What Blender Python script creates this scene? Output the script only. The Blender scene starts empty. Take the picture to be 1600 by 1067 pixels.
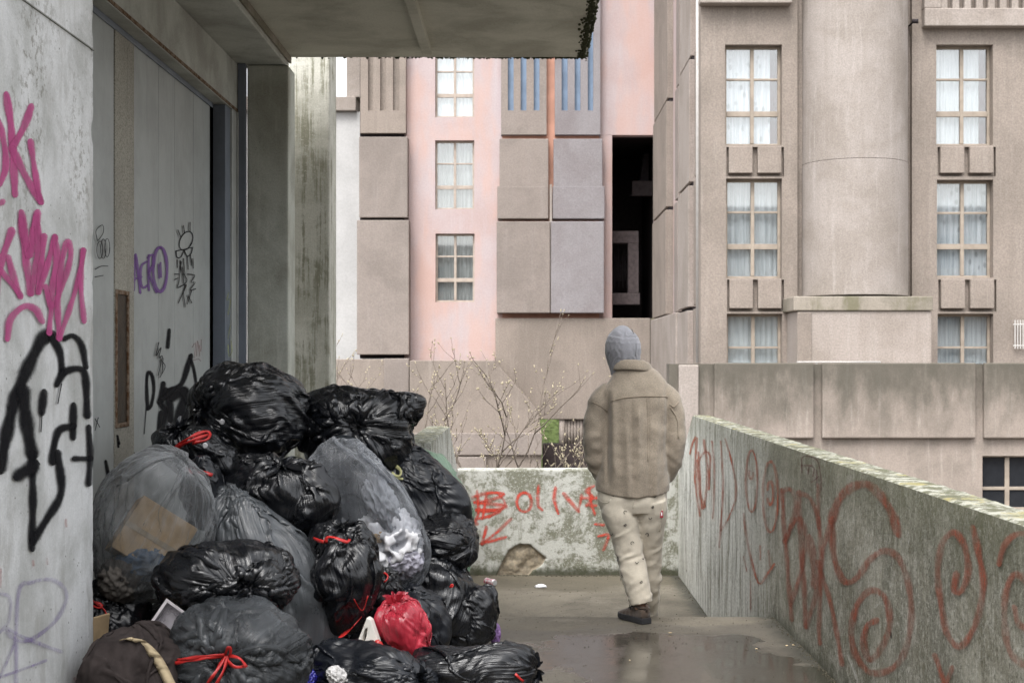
import bpy, bmesh, math, random
import numpy as np
from mathutils import Vector, Matrix
from mathutils.bvhtree import BVHTree
S = bpy.context.scene
COL = S.collection
R = math.radians
# ------------------------------------------------------------ camera, world, sun, exposure
F = 2222.22           # focal length in pixels of the 1600 px wide photograph (50 mm)
cam = bpy.data.cameras.new('camera'); cam.lens = 50; cam.sensor_width = 36
cam.shift_x = -20/1600; cam.shift_y = 28.5/1600; cam.clip_start = .1; cam.clip_end = 1500
cam.dof.use_dof = True; cam.dof.focus_distance = 8.0; cam.dof.aperture_fstop = 8.0
camo = bpy.data.objects.new('camera', cam); COL.objects.link(camo); S.camera = camo
camo.location = (0, 0, 1.6); camo.rotation_euler = (R(90), 0, 0)
wd = bpy.data.worlds.new('World'); S.world = wd; wd.use_nodes = True
nt = wd.node_tree; bg = nt.nodes['Background']
sky = nt.nodes.new('ShaderNodeTexSky'); sky.sky_type = 'NISHITA'; sky.sun_disc = False
SUN_EL, SUN_AZ = 60, 200      # azimuth clockwise from +Y
sky.sun_elevation = R(SUN_EL); sky.sun_rotation = R(SUN_AZ); sky.dust_density = 4; sky.air_density = 1.2
hs = nt.nodes.new('ShaderNodeHueSaturation'); hs.inputs['Saturation'].default_value = .16; hs.inputs['Value'].default_value = 1.25
nt.links.new(sky.outputs[0], hs.inputs['Color']); nt.links.new(hs.outputs[0], bg.inputs[0]); bg.inputs[1].default_value = .15
sun = bpy.data.lights.new('sun', 'SUN'); sun.energy = 1.15; sun.angle = R(28); sun.color = (1, .975, .95)
suno = bpy.data.objects.new('sun', sun); COL.objects.link(suno)
sd = Vector((math.sin(R(SUN_AZ))*math.cos(R(SUN_EL)), math.cos(R(SUN_AZ))*math.cos(R(SUN_EL)), math.sin(R(SUN_EL))))
suno.rotation_euler = sd.to_track_quat('Z', 'Y').to_euler()
S.view_settings.view_transform = 'Standard'; S.view_settings.look = 'None'; S.view_settings.gamma = 1
S.view_settings.exposure = 1.25
S.cycles.transparent_max_bounces = 24; S.cycles.max_bounces = 7

def at(px, py, Y):
    return Vector(((px-820)*Y/F, Y, 1.6+(562-py)*Y/F))

# ------------------------------------------------------------ object helpers
def tag(o, label=None, cat=None, group=None, kind=None):
    if label: o['label'] = label
    if cat: o['category'] = cat
    if group: o['group'] = group
    if kind: o['kind'] = kind
    return o
def empty(name, loc=(0, 0, 0), label=None, cat=None, group=None):
    o = bpy.data.objects.new(name, None); COL.objects.link(o); o.location = loc
    o.empty_display_size = .2; o['kind'] = 'thing'
    return tag(o, label, cat, group)
def link(name, me, mat=None, parent=None):
    """mesh given in world coordinates; a parent empty only translates"""
    o = bpy.data.objects.new(name, me); COL.objects.link(o)
    if mat: me.materials.append(mat)
    if parent is not None:
        o.parent = parent
        off = Vector((0, 0, 0)); p = parent
        while p is not None:
            off += p.location; p = p.parent
        me.transform(Matrix.Translation(-off))
    return o
class MB:
    def __init__(s): s.v = []; s.f = []; s.sm = False
    def box(s, x0, x1, y0, y1, z0, z1, M=None):
        n = len(s.v)
        c = [Vector((x, y, z)) for x in (x0, x1) for y in (y0, y1) for z in (z0, z1)]
        if M is not None: c = [M @ p for p in c]
        s.v += [tuple(p) for p in c]
        s.f += [tuple(n+i for i in q) for q in ((0, 1, 3, 2), (4, 6, 7, 5), (0, 4, 5, 1), (2, 3, 7, 6), (0, 2, 6, 4), (1, 5, 7, 3))]
        return s
    def pbox(s, px0, px1, py0, py1, Y, d, front=0):
        """box whose front face covers a measured rectangle at depth Y"""
        a = at(px0, py1, Y); b = at(px1, py0, Y)
        return s.box(a.x, b.x, Y-front, Y+d, a.z, b.z)
    def tube(s, pts, rad, n=8, cap=True):
        pts = [Vector(p) for p in pts]
        if not hasattr(rad, '__len__'): rad = [rad]*len(pts)
        base = len(s.v); up = None
        for i, p in enumerate(pts):
            t = (pts[min(i+1, len(pts)-1)]-pts[max(i-1, 0)]).normalized()
            if up is None:
                up = t.orthogonal().normalized()
            else:
                up = (up-t*up.dot(t)); up = up.normalized() if up.length > 1e-6 else t.orthogonal().normalized()
            w = t.cross(up)
            for k in range(n):
                a = 2*math.pi*k/n
                s.v.append(tuple(p+(up*math.cos(a)+w*math.sin(a))*rad[i]))
        for i in range(len(pts)-1):
            for k in range(n):
                a = base+i*n+k; b = base+i*n+(k+1) % n
                s.f.append((a, b, b+n, a+n))
        if cap:
            s.f.append(tuple(base+k for k in range(n))[::-1]); e = base+(len(pts)-1)*n
            s.f.append(tuple(e+k for k in range(n)))
        return s
    def mesh(s, smooth=False):
        me = bpy.data.meshes.new('m'); me.from_pydata(s.v, [], s.f); me.validate()
        bm = bmesh.new(); bm.from_mesh(me); bmesh.ops.recalc_face_normals(bm, faces=bm.faces); bm.to_mesh(me); bm.free()
        if smooth: me.shade_smooth()
        return me
    def build(s, name, mat, parent=None, bevel=0, smooth=False, seg=2):
        o = link(name, s.mesh(smooth), mat, parent); o.data.name = name
        if bevel:
            b = o.modifiers.new('bevel', 'BEVEL'); b.width = bevel; b.segments = seg; b.limit_method = 'ANGLE'; b.harden_normals = False
        return o

# ------------------------------------------------------------ numpy gradient noise
def pnoise(p, seed=0):
    p = np.asarray(p, float); i = np.floor(p).astype(np.int64); f = p-i
    u = f*f*f*(f*(f*6-15)+10)
    def g(dx, dy, dz):
        h = (i[..., 0]+dx)*73856093 ^ (i[..., 1]+dy)*19349663 ^ (i[..., 2]+dz)*83492791 ^ (seed*2654435761)
        h = (h ^ (h >> 13))*1274126177; h = h ^ (h >> 16)
        a = (h & 1023)/1023*2-1; b = ((h >> 10) & 1023)/1023*2-1; c = ((h >> 20) & 1023)/1023*2-1
        return a*(f[..., 0]-dx)+b*(f[..., 1]-dy)+c*(f[..., 2]-dz)
    def L(a, b, t): return a+(b-a)*t
    x, y, z = u[..., 0], u[..., 1], u[..., 2]
    return L(L(L(g(0, 0, 0), g(1, 0, 0), x), L(g(0, 1, 0), g(1, 1, 0), x), y), L(L(g(0, 0, 1), g(1, 0, 1), x), L(g(0, 1, 1), g(1, 1, 1), x), y), z)
def fbm(p, o=4, seed=0):
    r = 0; a = 1
    for k in range(o):
        r = r+a*pnoise(p*2**k, seed+k); a *= .5
    return r

# ------------------------------------------------------------ material helpers
class NT:
    def __init__(s, name, rough=.8, spec=.3):
        s.m = bpy.data.materials.new(name); s.m.use_nodes = True; s.t = s.m.node_tree; s.n = s.t.nodes; s.l = s.t.links
        s.b = s.n['Principled BSDF']; s.out = s.n['Material Output']
        s.b.inputs['Roughness'].default_value = rough; s.b.inputs['Specular IOR Level'].default_value = spec
        s.geo = None
    def set(s, sock, v):
        if hasattr(v, 'is_output') or isinstance(v, bpy.types.NodeSocket): s.l.new(v, sock)
        elif isinstance(v, (tuple, list)) and len(v) == 3 and sock.type == 'RGBA': sock.default_value = (*v, 1)
        else: sock.default_value = v
    def pos(s):
        if s.geo is None: s.geo = s.n.new('ShaderNodeNewGeometry')
        return s.geo.outputs['Position']
    def objc(s):
        return s.n.new('ShaderNodeTexCoord').outputs['Object']
    def sep(s, v):
        x = s.n.new('ShaderNodeSeparateXYZ'); s.l.new(v, x.inputs[0]); return x.outputs
    def map(s, v, sc=(1, 1, 1), loc=(0, 0, 0)):
        x = s.n.new('ShaderNodeMapping'); s.l.new(v, x.inputs[0]); x.inputs['Scale'].default_value = sc; x.inputs['Location'].default_value = loc; return x.outputs[0]
    def noise(s, v, sc, det=4, ro=.55, dist=0, typ=None):
        x = s.n.new('ShaderNodeTexNoise'); s.l.new(v, x.inputs[0]); x.inputs['Scale'].default_value = sc
        x.inputs['Detail'].default_value = det; x.inputs['Roughness'].default_value = ro; x.inputs['Distortion'].default_value = dist
        if typ: x.noise_type = typ
        return x.outputs[0]
    def vor(s, v, sc, feat='F1', out='Distance'):
        x = s.n.new('ShaderNodeTexVoronoi'); s.l.new(v, x.inputs[0]); x.inputs['Scale'].default_value = sc; x.feature = feat; return x.outputs[out]
    def ss(s, v, a, b, lo=0., hi=1.):
        x = s.n.new('ShaderNodeMapRange'); s.set(x.inputs[0], v); x.interpolation_type = 'SMOOTHSTEP'
        for k, q in ((1, a), (2, b), (3, lo), (4, hi)): x.inputs[k].default_value = q
        return x.outputs[0]
    def m2(s, op, a, b=0.):
        x = s.n.new('ShaderNodeMath'); x.operation = op; s.set(x.inputs[0], a); s.set(x.inputs[1], b); return x.outputs[0]
    def mix(s, f, a, b, mode='MIX'):
        x = s.n.new('ShaderNodeMix'); x.data_type = 'RGBA'; x.blend_type = mode
        s.set(x.inputs['Factor'], f); s.set(x.inputs['A'], a); s.set(x.inputs['B'], b)
        return x.outputs['Result']
    def attr(s, name, out='Fac'):
        x = s.n.new('ShaderNodeAttribute'); x.attribute_name = name; return x.outputs[out]
    def bump(s, h, dist, st=1., nrm=None):
        x = s.n.new('ShaderNodeBump'); x.inputs['Distance'].default_value = dist; x.inputs['Strength'].default_value = st
        s.l.new(h, x.inputs['Height'])
        if nrm is not None: s.l.new(nrm, x.inputs['Normal'])
        return x.outputs[0]
    def col(s, c): s.set(s.b.inputs['Base Color'], c)
    def nrm(s, v): s.l.new(v, s.b.inputs['Normal'])

def sr(r, g, b):      # sRGB 0-255 to linear
    return tuple(((c/255/12.92) if c/255 <= .04045 else ((c/255+.055)/1.055)**2.4) for c in (r, g, b))

def concrete(name, base, dark, light=None, big=.6, streak=.4, grain=.25, pits=0., rough=.85, bump=.004, seed=0., sx=1.):
    t = NT(name, rough, .25); p = t.map(t.pos(), (1, 1, 1), (seed, seed*1.7, seed*.6))
    c = t.mix(t.ss(t.noise(p, 1.1*sx, 6, .62, .4), .38, .68), base, dark)
    if streak:
        st = t.noise(t.map(p, (5*sx, 5*sx, .35*sx)), 1.5, 5, .65)
        c = t.mix(t.m2('MULTIPLY', t.ss(st, .45, .75), streak), c, dark)
        if light:
            c = t.mix(t.m2('MULTIPLY', t.ss(t.noise(t.map(p, (7*sx, 7*sx, .5*sx), (3, 1, 4)), 1.6, 5, .7), .52, .72), streak), c, light)
    g = t.noise(p, 45*sx, 4, .7)
    gm = t.ss(g, .3, .7, 1-grain, 1+grain*.6)
    gx = t.n.new('ShaderNodeCombineColor')
    for k in range(3): t.l.new(gm, gx.inputs[k])
    c = t.mix(1., c, gx.outputs[0], 'MULTIPLY')
    if pits:
        v = t.vor(p, 38*sx); pm = t.m2('MULTIPLY', t.ss(v, .10, .22, 1, 0), t.ss(t.noise(p, 2.2*sx, 3), .42, .62))
        c = t.mix(t.m2('MULTIPLY', pm, pits), c, tuple(x*.3 for x in dark))
    t.col(c)
    t.nrm(t.bump(t.noise(p, 28*sx, 6, .7), bump, .8, t.bump(t.noise(p, 2.5*sx, 4), bump*3, .5)))
    t.c = c; t.p = p
    return t
def plain(name, col, rough=.6, spec=.4, metal=0., var=.15, sc=8, bump=0.):
    t = NT(name, rough, spec); t.b.inputs['Metallic'].default_value = metal
    p = t.pos()
    t.col(t.mix(t.ss(t.noise(p, sc, 5, .6), .35, .7), col, tuple(c*(1-var*2) for c in col)))
    if bump: t.nrm(t.bump(t.noise(p, sc*5, 4), bump, .7))
    return t.m

M = {}
# background concretes and renders
M['tan'] = concrete('tan_concrete', (0.263, 0.223, 0.193), (0.209, 0.178, 0.153), (0.316, 0.277, 0.245), streak=.5, grain=.2, sx=.7, bump=.006).m
M['tan_side'] = concrete('tan_concrete_pale', (0.321, 0.281, 0.254), (0.256, 0.221, 0.194), (0.370, 0.334, 0.307), streak=.5, grain=.2, sx=.7, seed=7).m
M['column'] = concrete('column_concrete', (0.318, 0.283, 0.259), (0.250, 0.218, 0.192), (0.394, 0.360, 0.337), streak=.5, grain=.2, sx=.9, seed=3).m
M['greypanel'] = concrete('grey_brown_panel', (0.254, 0.219, 0.197), (0.204, 0.176, 0.158), (0.306, 0.275, 0.262), streak=.25, grain=.14, sx=.6, seed=5, bump=.01).m
M['bluepanel'] = concrete('grey_blue_panel', (0.248, 0.233, 0.240), (0.205, 0.185, 0.189), (0.290, 0.273, 0.286), streak=.25, grain=.14, sx=.6, seed=9, bump=.01).m
def pinkmat():
    t = concrete('pink_render', (0.420, 0.354, 0.356), (0.399, 0.308, 0.295), (0.462, 0.428, 0.446), streak=.35, grain=.08, sx=.5, seed=2, bump=.006)
    z = t.sep(t.pos())
    # rusty wash below the sills: a stain of its own
    m = t.m2('MULTIPLY', t.ss(t.noise(t.map(t.pos(), (1.2, 1, .35), (4, 0, 0)), 1.3, 4), .42, .62), .35)
    t.col(t.mix(m, t.c, (.52, .31, .235)))
    return t.m
M['pink'] = pinkmat()
M['orange'] = plain('orange_render', (.50, .27, .20), .9, .2, var=.1, sc=2)
M['whitewall'] = concrete('pale_lilac_wall', (.47, .465, .46), (.40, .395, .39), streak=.2, grain=.08, sx=.5, seed=4).m
M['bluestrip'] = plain('blue_slot', (.21, .28, .385), .8, .2, var=.12, sc=2)
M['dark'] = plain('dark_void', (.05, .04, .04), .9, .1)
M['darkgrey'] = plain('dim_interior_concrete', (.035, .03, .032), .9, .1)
def terrace():
    t = concrete('terrace_parapet_concrete', (0.300, 0.253, 0.219), (0.218, 0.186, 0.159), (0.380, 0.338, 0.300), streak=.5, grain=.14, sx=1.1, seed=11)
    z = t.sep(t.pos())[2]
    # soot and algae band running down from the coping
    hz = t.m2('ADD', z, t.m2('MULTIPLY', t.noise(t.map(t.pos(), (1.6, 1, .7)), 1.3, 6, .72), 2.6))
    m = t.m2('MULTIPLY', t.ss(hz, 1.5, 2.9), .8)
    t.col(t.mix(m, t.c, (.065, .062, .048)))
    return t.m
M['terrace'] = terrace()
def tanmoss():
    t = concrete('mossy_ledge_concrete', (0.284, 0.252, 0.212), (0.172, 0.156, 0.123), streak=.5, grain=.15, sx=1, seed=13)
    t.col(t.mix(t.m2('MULTIPLY', t.ss(t.noise(t.map(t.pos(), (2, 1, .8)), 1.2, 5, .7), .45, .66), .7), t.c, (.12, .115, .065)))
    return t.m
M['ledge'] = tanmoss()
M['frame'] = plain('weathered_window_timber', (.32, .27, .22), .6, .35, var=.12, sc=6)
M['frame_pale'] = plain('pale_pink_window_timber', (.40, .34, .29), .6, .35, var=.12, sc=6)
def curtain(name, a, b, sc=30., zed=.0):
    t = NT(name, .9, .1); p = t.pos(); x = t.sep(p)
    w = t.noise(t.map(p, (sc, 1, .8)), 1., 3)
    c = t.mix(t.ss(w, .35, .65), a, b)
    if zed:
        c = t.mix(t.m2('MULTIPLY', t.ss(t.vor(t.map(p, (1, 1, .6)), 7), .15, .35, 1, 0), zed), c, tuple(q*.55 for q in b))
    t.col(c); return t.m
M['curtain'] = curtain('net_curtain', (0.699, 0.724, 0.742), (0.518, 0.552, 0.568))
M['curtain2'] = curtain('patterned_net_curtain', (0.744, 0.770, 0.801), (0.530, 0.569, 0.598), 20, .7)
M['curtain3'] = curtain('bright_sheer_curtain', (0.795, 0.830, 0.836), (0.660, 0.700, 0.714), 12)
M['curtain_dim'] = curtain('dim_net_curtain', (0.467, 0.483, 0.475), (0.324, 0.342, 0.337), 22)
M['drape'] = plain('maroon_drape', (.07, .02, .02), .9, .1)
def glass(name='window_glass', tint=(.93, .945, .95), k=.17):
    t = NT(name); tr = t.n.new('ShaderNodeBsdfTransparent'); tr.inputs[0].default_value = (*tint, 1)
    gl = t.n.new('ShaderNodeBsdfGlossy'); gl.inputs['Roughness'].default_value = .03
    lw = t.n.new('ShaderNodeLayerWeight'); lw.inputs[0].default_value = .25
    mx = t.n.new('ShaderNodeMixShader'); t.l.new(t.ss(lw.outputs['Facing'], 0, 1, k, .7), mx.inputs[0]); t.l.new(tr.outputs[0], mx.inputs[1]); t.l.new(gl.outputs[0], mx.inputs[2])
    t.l.new(mx.outputs[0], t.out.inputs[0]); return t.m
M['glass'] = glass()
M['pipe'] = plain('white_pipe', (.50, .48, .46), .5, .4, var=.06)
M['moss'] = plain('moss', (.075, .08, .045), .95, .1, var=.3, sc=40, bump=.01)
M['grass'] = plain('grass_green', (.13, .17, .06), .95, .1, var=.3, sc=6, bump=.02)
M['court'] = concrete('courtyard_paving', (.16, .145, .13), (.1, .09, .08), grain=.2, seed=21).m

# ------------------------------------------------------------ setting: ground, floor, grass bank
g = MB(); g.box(-400, 400, -60, 700, -4.4, -4.2); tag(g.build('ground', M['court']), kind='structure')
g = MB()
for i in range(24):
    y0 = 54+i*.5; g.v += [(-12, y0, -4.2+i*.32), (25, y0, -4.2+i*.32+.2*math.sin(i))]
g.f += [(2*i, 2*i+1, 2*i+3, 2*i+2) for i in range(23)]
tag(g.build('grass_bank', M['grass']), kind='structure')

def floormat():
    t = NT('wet_concrete_floor', .6, .5); p = t.pos()
    x, y, z = t.sep(p)
    c = t.mix(t.ss(t.noise(p, .9, 6, .6, .5), .35, .65), (.176, .155, .117), (.098, .085, .063))
    c = t.mix(t.m2('MULTIPLY', t.ss(t.noise(p, 2.3, 6, .7), .5, .7), .45), c, (.225, .20, .158))
    gr = t.ss(t.noise(p, 70, 4, .8), .3, .72, .72, 1.2); gx = t.n.new('ShaderNodeCombineColor')
    for k in range(3): t.l.new(gr, gx.inputs[k])
    c = t.mix(1., c, gx.outputs[0], 'MULTIPLY')
    # wet film on the landing in front of the step, rippled outline
    wob = t.m2('MULTIPLY', t.m2('SUBTRACT', t.noise(p, 1.1, 5, .6), .5), 1.6)
    yw = t.m2('ADD', y, t.m2('MULTIPLY', wob, .6))
    xd = t.m2('ABSOLUTE', t.m2('SUBTRACT', x, .75))
    wet = t.m2('MULTIPLY', t.ss(yw, 8.28, 8.40, 1, 0), t.ss(t.m2('ADD', xd, wob), .62, .70, 1, 0))
    damp = t.ss(t.m2('ADD', y, t.m2('MULTIPLY', wob, .8)), 8.45, 8.62, 1, 0)
    # damp margins beyond the step and along the foot of the walls
    far = t.m2('MULTIPLY', t.ss(t.m2('ADD', y, wob), 13.3, 13.7), .6)
    c = t.mix(t.m2('MULTIPLY', damp, .5), c, (.046, .042, .036))
    c = t.mix(far, c, (.06, .05, .03))
    c = t.mix(t.m2('MULTIPLY', wet, .7), c, (.035, .032, .028))
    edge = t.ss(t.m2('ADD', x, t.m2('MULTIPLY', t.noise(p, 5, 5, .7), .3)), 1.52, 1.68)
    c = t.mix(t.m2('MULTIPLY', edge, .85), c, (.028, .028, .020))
    v = t.ss(t.noise(t.map(p, (1, 1, 1), (5, 2, 0)), .55, 8, .75, 2.), .495, .505); v2 = t.m2('MULTIPLY', v, t.m2('SUBTRACT', 1., v))
    c = t.mix(t.m2('MULTIPLY', v2, 3.2), c, (.02, .018, .014))
    t.col(c)
    ro = t.m2('SUBTRACT', .78, t.m2('MULTIPLY', damp, .14))
    ro = t.m2('SUBTRACT', ro, t.m2('MULTIPLY', t.m2('MULTIPLY', wet, t.ss(t.noise(p, 3.5, 5, .7), .38, .6, .72, 1)), .58))
    t.set(t.b.inputs['Roughness'], t.m2('MAXIMUM', ro, .07))
    bs = t.n.new('ShaderNodeBump'); bs.inputs['Distance'].default_value = .004
    t.l.new(t.noise(p, 40, 6, .7), bs.inputs['Height']); t.l.new(t.ss(wet, 0, 1, .8, .03), bs.inputs['Strength'])
    t.nrm(bs.outputs[0])
    return t.m
M['floor'] = floormat()
def gridsheet(fn, nu, nv):
    """fn(u,v arrays) -> xyz array (nv,nu,3)"""
    u, v = np.meshgrid(np.linspace(0, 1, nu), np.linspace(0, 1, nv))
    P = fn(u, v); me = bpy.data.meshes.new('g')
    fs = [(j*nu+i, j*nu+i+1, (j+1)*nu+i+1, (j+1)*nu+i) for j in range(nv-1) for i in range(nu-1)]
    me.from_pydata(P.reshape(-1, 3).tolist(), [], fs); return me
prof = [(-1, 0), (8.70, 0), (8.88, -.004), (8.93, -.03), (8.94, -.19), (9.22, -.19), (9.235, -.38), (9.52, -.38), (9.535, -.57), (14.5, -.57)]
def ff(u, v):
    x = -2.7+u*4.4; s = v*(len(prof)-1)
    ys = np.interp(s, range(len(prof)), [p[0] for p in prof]); zs = np.interp(s, range(len(prof)), [p[1] for p in prof])
    left = x < -.33
    z2 = np.where(left & (ys < 10.5), np.maximum(zs, -.01), zs)
    n = fbm(np.stack([x*1.3, ys*1.3, 0*x], -1), 3, 3)*.006
    return np.stack([x, ys, z2+n], -1)
o = link('floor', gridsheet(ff, 60, 181), M['floor']); tag(o, kind='structure')
o.data.shade_smooth(); 
try: o.data.set_sharp_from_angle(angle=R(30))
except Exception: pass

reflection_block = empty('apartment_building', (0, -16, -4.2), 'unseen concrete block added behind the viewpoint to darken reflections in the bags', 'building')  # unseen block with dark windows, added to darken reflections on the bags
b = MB(); b.box(-30, 30, -28, -16, -4.2, 9.5); b.build('wall', M['tan'], reflection_block)
for i in range(14):
    for j in range(3):
        b = MB(); b.box(-27+i*4, -25.6+i*4, -16.02, -15.98, .5+j*2.9, 2.2+j*2.9); b.build('window', M['darkgrey'], reflection_block)

# ------------------------------------------------------------ graffiti: strokes measured on the photograph, laid on the real wall planes
def catmull(pts, step=3.):
    pts = [np.array(p, float) for p in pts]
    if len(pts) == 2: pts = [pts[0], (pts[0]+pts[1])/2, pts[1]]
    P = [2*pts[0]-pts[1]]+pts+[2*pts[-1]-pts[-2]]; out = []
    for i in range(1, len(P)-2):
        p0, p1, p2, p3 = P[i-1:i+3]; n = max(2, int(np.linalg.norm(p2-p1)/step))
        for k in range(n):
            t = k/n
            out.append(.5*((2*p1)+(-p0+p2)*t+(2*p0-5*p1+4*p2-p3)*t*t+(-p0+3*p1-3*p2+p3)*t**3))
    out.append(pts[-1]); return np.array(out)
def ell(cx, cy, rx, ry, a0=0, a1=380, n=14, rot=0):
    r = []
    for k in range(n+1):
        a = R(a0+(a1-a0)*k/n); x, y = rx*math.cos(a), ry*math.sin(a)
        r.append((cx+x*math.cos(R(rot))-y*math.sin(R(rot)), cy+x*math.sin(R(rot))+y*math.cos(R(rot))))
    return r
def paint(name, strokes, plane, val, sgn, mat, parent, sc=1., off=(0, 0), base=.003):
    """strokes that touch make one painted sign; separate signs are separate parts"""
    qs = [catmull([(x/sc, y/sc) for x, y in p]) for p, w in strokes]; grp = list(range(len(strokes)))
    for i in range(len(qs)):
        for j in range(i):
            if np.sqrt(((qs[i][:, None]-qs[j][None])**2).sum(-1)).min() < (strokes[i][1]+strokes[j][1])*.5+3:
                a, c = grp[i], grp[j]; grp = [c if g_ == a else g_ for g_ in grp]
    for k in sorted(set(grp)):
        idx = [i for i, g_ in enumerate(grp) if g_ == k]
        paint1(name, [strokes[i] for i in idx], plane, val, sgn, mat, parent, sc, off, base+.0003*idx[0])
def paint1(name, strokes, plane, val, sgn, mat, parent, sc=1., off=(0, 0), base=.003):
    """strokes: list of (points, width px); points in crop pixels /sc + off"""
    V = []; Fc = []; U = []; lift = base
    for pts, w in strokes:
        q = catmull([(x/sc+off[0], y/sc+off[1]) for x, y in pts])
        d = np.gradient(q, axis=0); d /= np.linalg.norm(d, axis=1)[:, None]+1e-9
        # round ends: extend
        q = np.concatenate([[q[0]-d[0]*w*.5], [q[0]-d[0]*w*.25], q, [q[-1]+d[-1]*w*.25], [q[-1]+d[-1]*w*.5]])
        d = np.concatenate([[d[0]], [d[0]], d, [d[-1]], [d[-1]]])
        wd_ = np.ones(len(q)); wd_[0] = wd_[-1] = .35; wd_[1] = wd_[-2] = .8
        wob = 1+.14*np.sin(np.arange(len(q))*.37+w)
        nrm = np.stack([-d[:, 1], d[:, 0]], 1)
        b = len(V)
        for i in range(len(q)):
            l = lift+.0003*i/len(q)
            for sd_ in (-1, 0, 1):
                x, y = q[i]+nrm[i]*sd_*w*.70*wd_[i]*wob[i]
                if plane == 'X':
                    X = val+sgn*l; x = (max(x, 835) if val > 0 else min(x, 805)); Y = X*F/(x-820); V.append((X, Y, 1.6+(562-y)*Y/F))
                else:
                    Y = val-l; V.append(((x-820)*Y/F, Y, 1.6+(562-y)*Y/F))
                U.append(float(sd_) if sd_ else 0.)
            if i:
                a = b+3*(i-1); Fc += [(a, a+1, a+4, a+3), (a+1, a+2, a+5, a+4)]
        lift += .0003
    me = bpy.data.meshes.new(name); me.from_pydata(V, [], Fc)
    at_ = me.attributes.new('across', 'FLOAT', 'POINT'); at_.data.foreach_set('value', U)
    return link(name, me, mat, parent)
def spray(name, col, soft=.5, alpha=.9, wear=.4, sc=14):
    t = NT(name, .85, .12); p = t.pos(); a = t.m2('ABSOLUTE', t.attr('across'))
    a = t.m2('ADD', a, t.m2('MULTIPLY', t.m2('SUBTRACT', t.noise(p, 60, 4, .8), .5), .5))
    al = t.ss(a, 1-soft, 1.0, alpha, 0)
    wr = t.m2('MULTIPLY', t.ss(t.noise(p, sc, 6, .75), .42, .62, 1, 1-wear), t.ss(t.noise(t.map(p, (1, 1, 1), (7, 1, 3)), 2.6, 5, .7), .34, .6, 1, 1-wear*.75))
    t.col(t.mix(t.ss(t.noise(p, 9, 4), .3, .7), col, tuple(c*.8 for c in col)))
    t.set(t.b.inputs['Alpha'], t.m2('MULTIPLY', al, wr)); return t.m

# ------------------------------------------------------------ left: graffiti wall
def lwmat():
    t = concrete('painted_white_concrete', (0.655, 0.661, 0.660), (0.432, 0.437, 0.421), (0.785, 0.793, 0.802), streak=.25, grain=.10, sx=2.4, seed=31, bump=.003)
    p = t.pos(); x, y, z = t.sep(p)
    zz = t.ss(z, 1.9, 2.4)
    pm = t.m2('MULTIPLY', t.ss(t.noise(p, 26, 5, .75), .52, .60), t.ss(t.noise(p, 1.6, 3), .40, .60))
    c = t.mix(t.m2('MULTIPLY', t.m2('MULTIPLY', pm, zz), .75), t.c, (.20, .19, .16))
    st = t.m2('MULTIPLY', t.ss(t.noise(t.map(p, (3, 3, 1.), (2, 9, 1)), 1.7, 5, .7), .5, .68), .45)
    c = t.mix(st, c, (.30, .29, .26))
    v = t.m2('MULTIPLY', t.ss(t.vor(p, 22), .05, .13, 1, 0), t.ss(t.noise(p, 3, 2), .5, .6))
    c = t.mix(v, c, (.10, .09, .075))
    t.col(c); return t.m
M['leftwall'] = lwmat()
XL = -1.9; YL = 6.28
def rough_edge(x0, nseed):
    pass
lw = empty('graffiti_wall', (XL, 5, 0), 'white painted concrete wall at far left with pink and black graffiti letters', 'wall')
def lf(u, v):
    y = 1.0+u*(YL-1.0); z = -.3+v*6.5
    n = fbm(np.stack([0*y, y*2, z*2], -1), 3, 5)*.0015
    e = np.clip((u-.985)/.015, 0, 1)
    chip = np.maximum(0, fbm(np.stack([0*y, 0*y, z*6], -1), 4, 8))*.03*e
    return np.stack([XL+n-chip*.6-e*.006, y-chip-np.abs(fbm(np.stack([0*y, 0*y, z*14], -1), 3, 18))*.008*e, z], -1)
link('wall_face', gridsheet(lf, 140, 300), M['leftwall'], lw).data.shade_smooth()
b = MB(); b.box(XL-.6, XL-.012, .98, YL-.035, -.3, 6.2); b.build('wall_core', M['leftwall'], lw)
b = MB()   # formwork joint line
j0 = Vector((XL+.004, 3.0, 1.6+(562-80)*6.28/F)); 
b.box(XL-.01, XL+.006, 1.0, YL-.02, j0.z-.004, j0.z+.001); b.build('formwork_joint', plain('joint_line', (.22, .22, .2), .9), lw)
PK = spray('pink_spray', (.50, .09, .25), .5, .95, .2); BK = spray('black_spray', (.006, .006, .008), .6, .97, .05)
LV = spray('lavender_spray', (.28, .22, .42), .6, .6, .6); RD = spray('faded_red_spray', (.5, .1, .08), .8, .5, .6)
C1 = 2.963
paint('graffiti', [([(30, 440), (55, 620), (70, 900)], 11), ([(145, 495), (110, 590), (55, 690)], 11), ([(60, 690), (110, 800), (190, 935)], 11), ([(188, 935), (160, 780), (142, 655)], 9),
      ([(-30, 520), (10, 620), (28, 760), (0, 850), (-30, 860)], 10), ([(-20, 950), (12, 935)], 10),
      ([(100, 985), (135, 1180), (175, 985)], 11)], 'X', XL, 1, PK, lw, C1, (0, 0), .0036)
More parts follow.
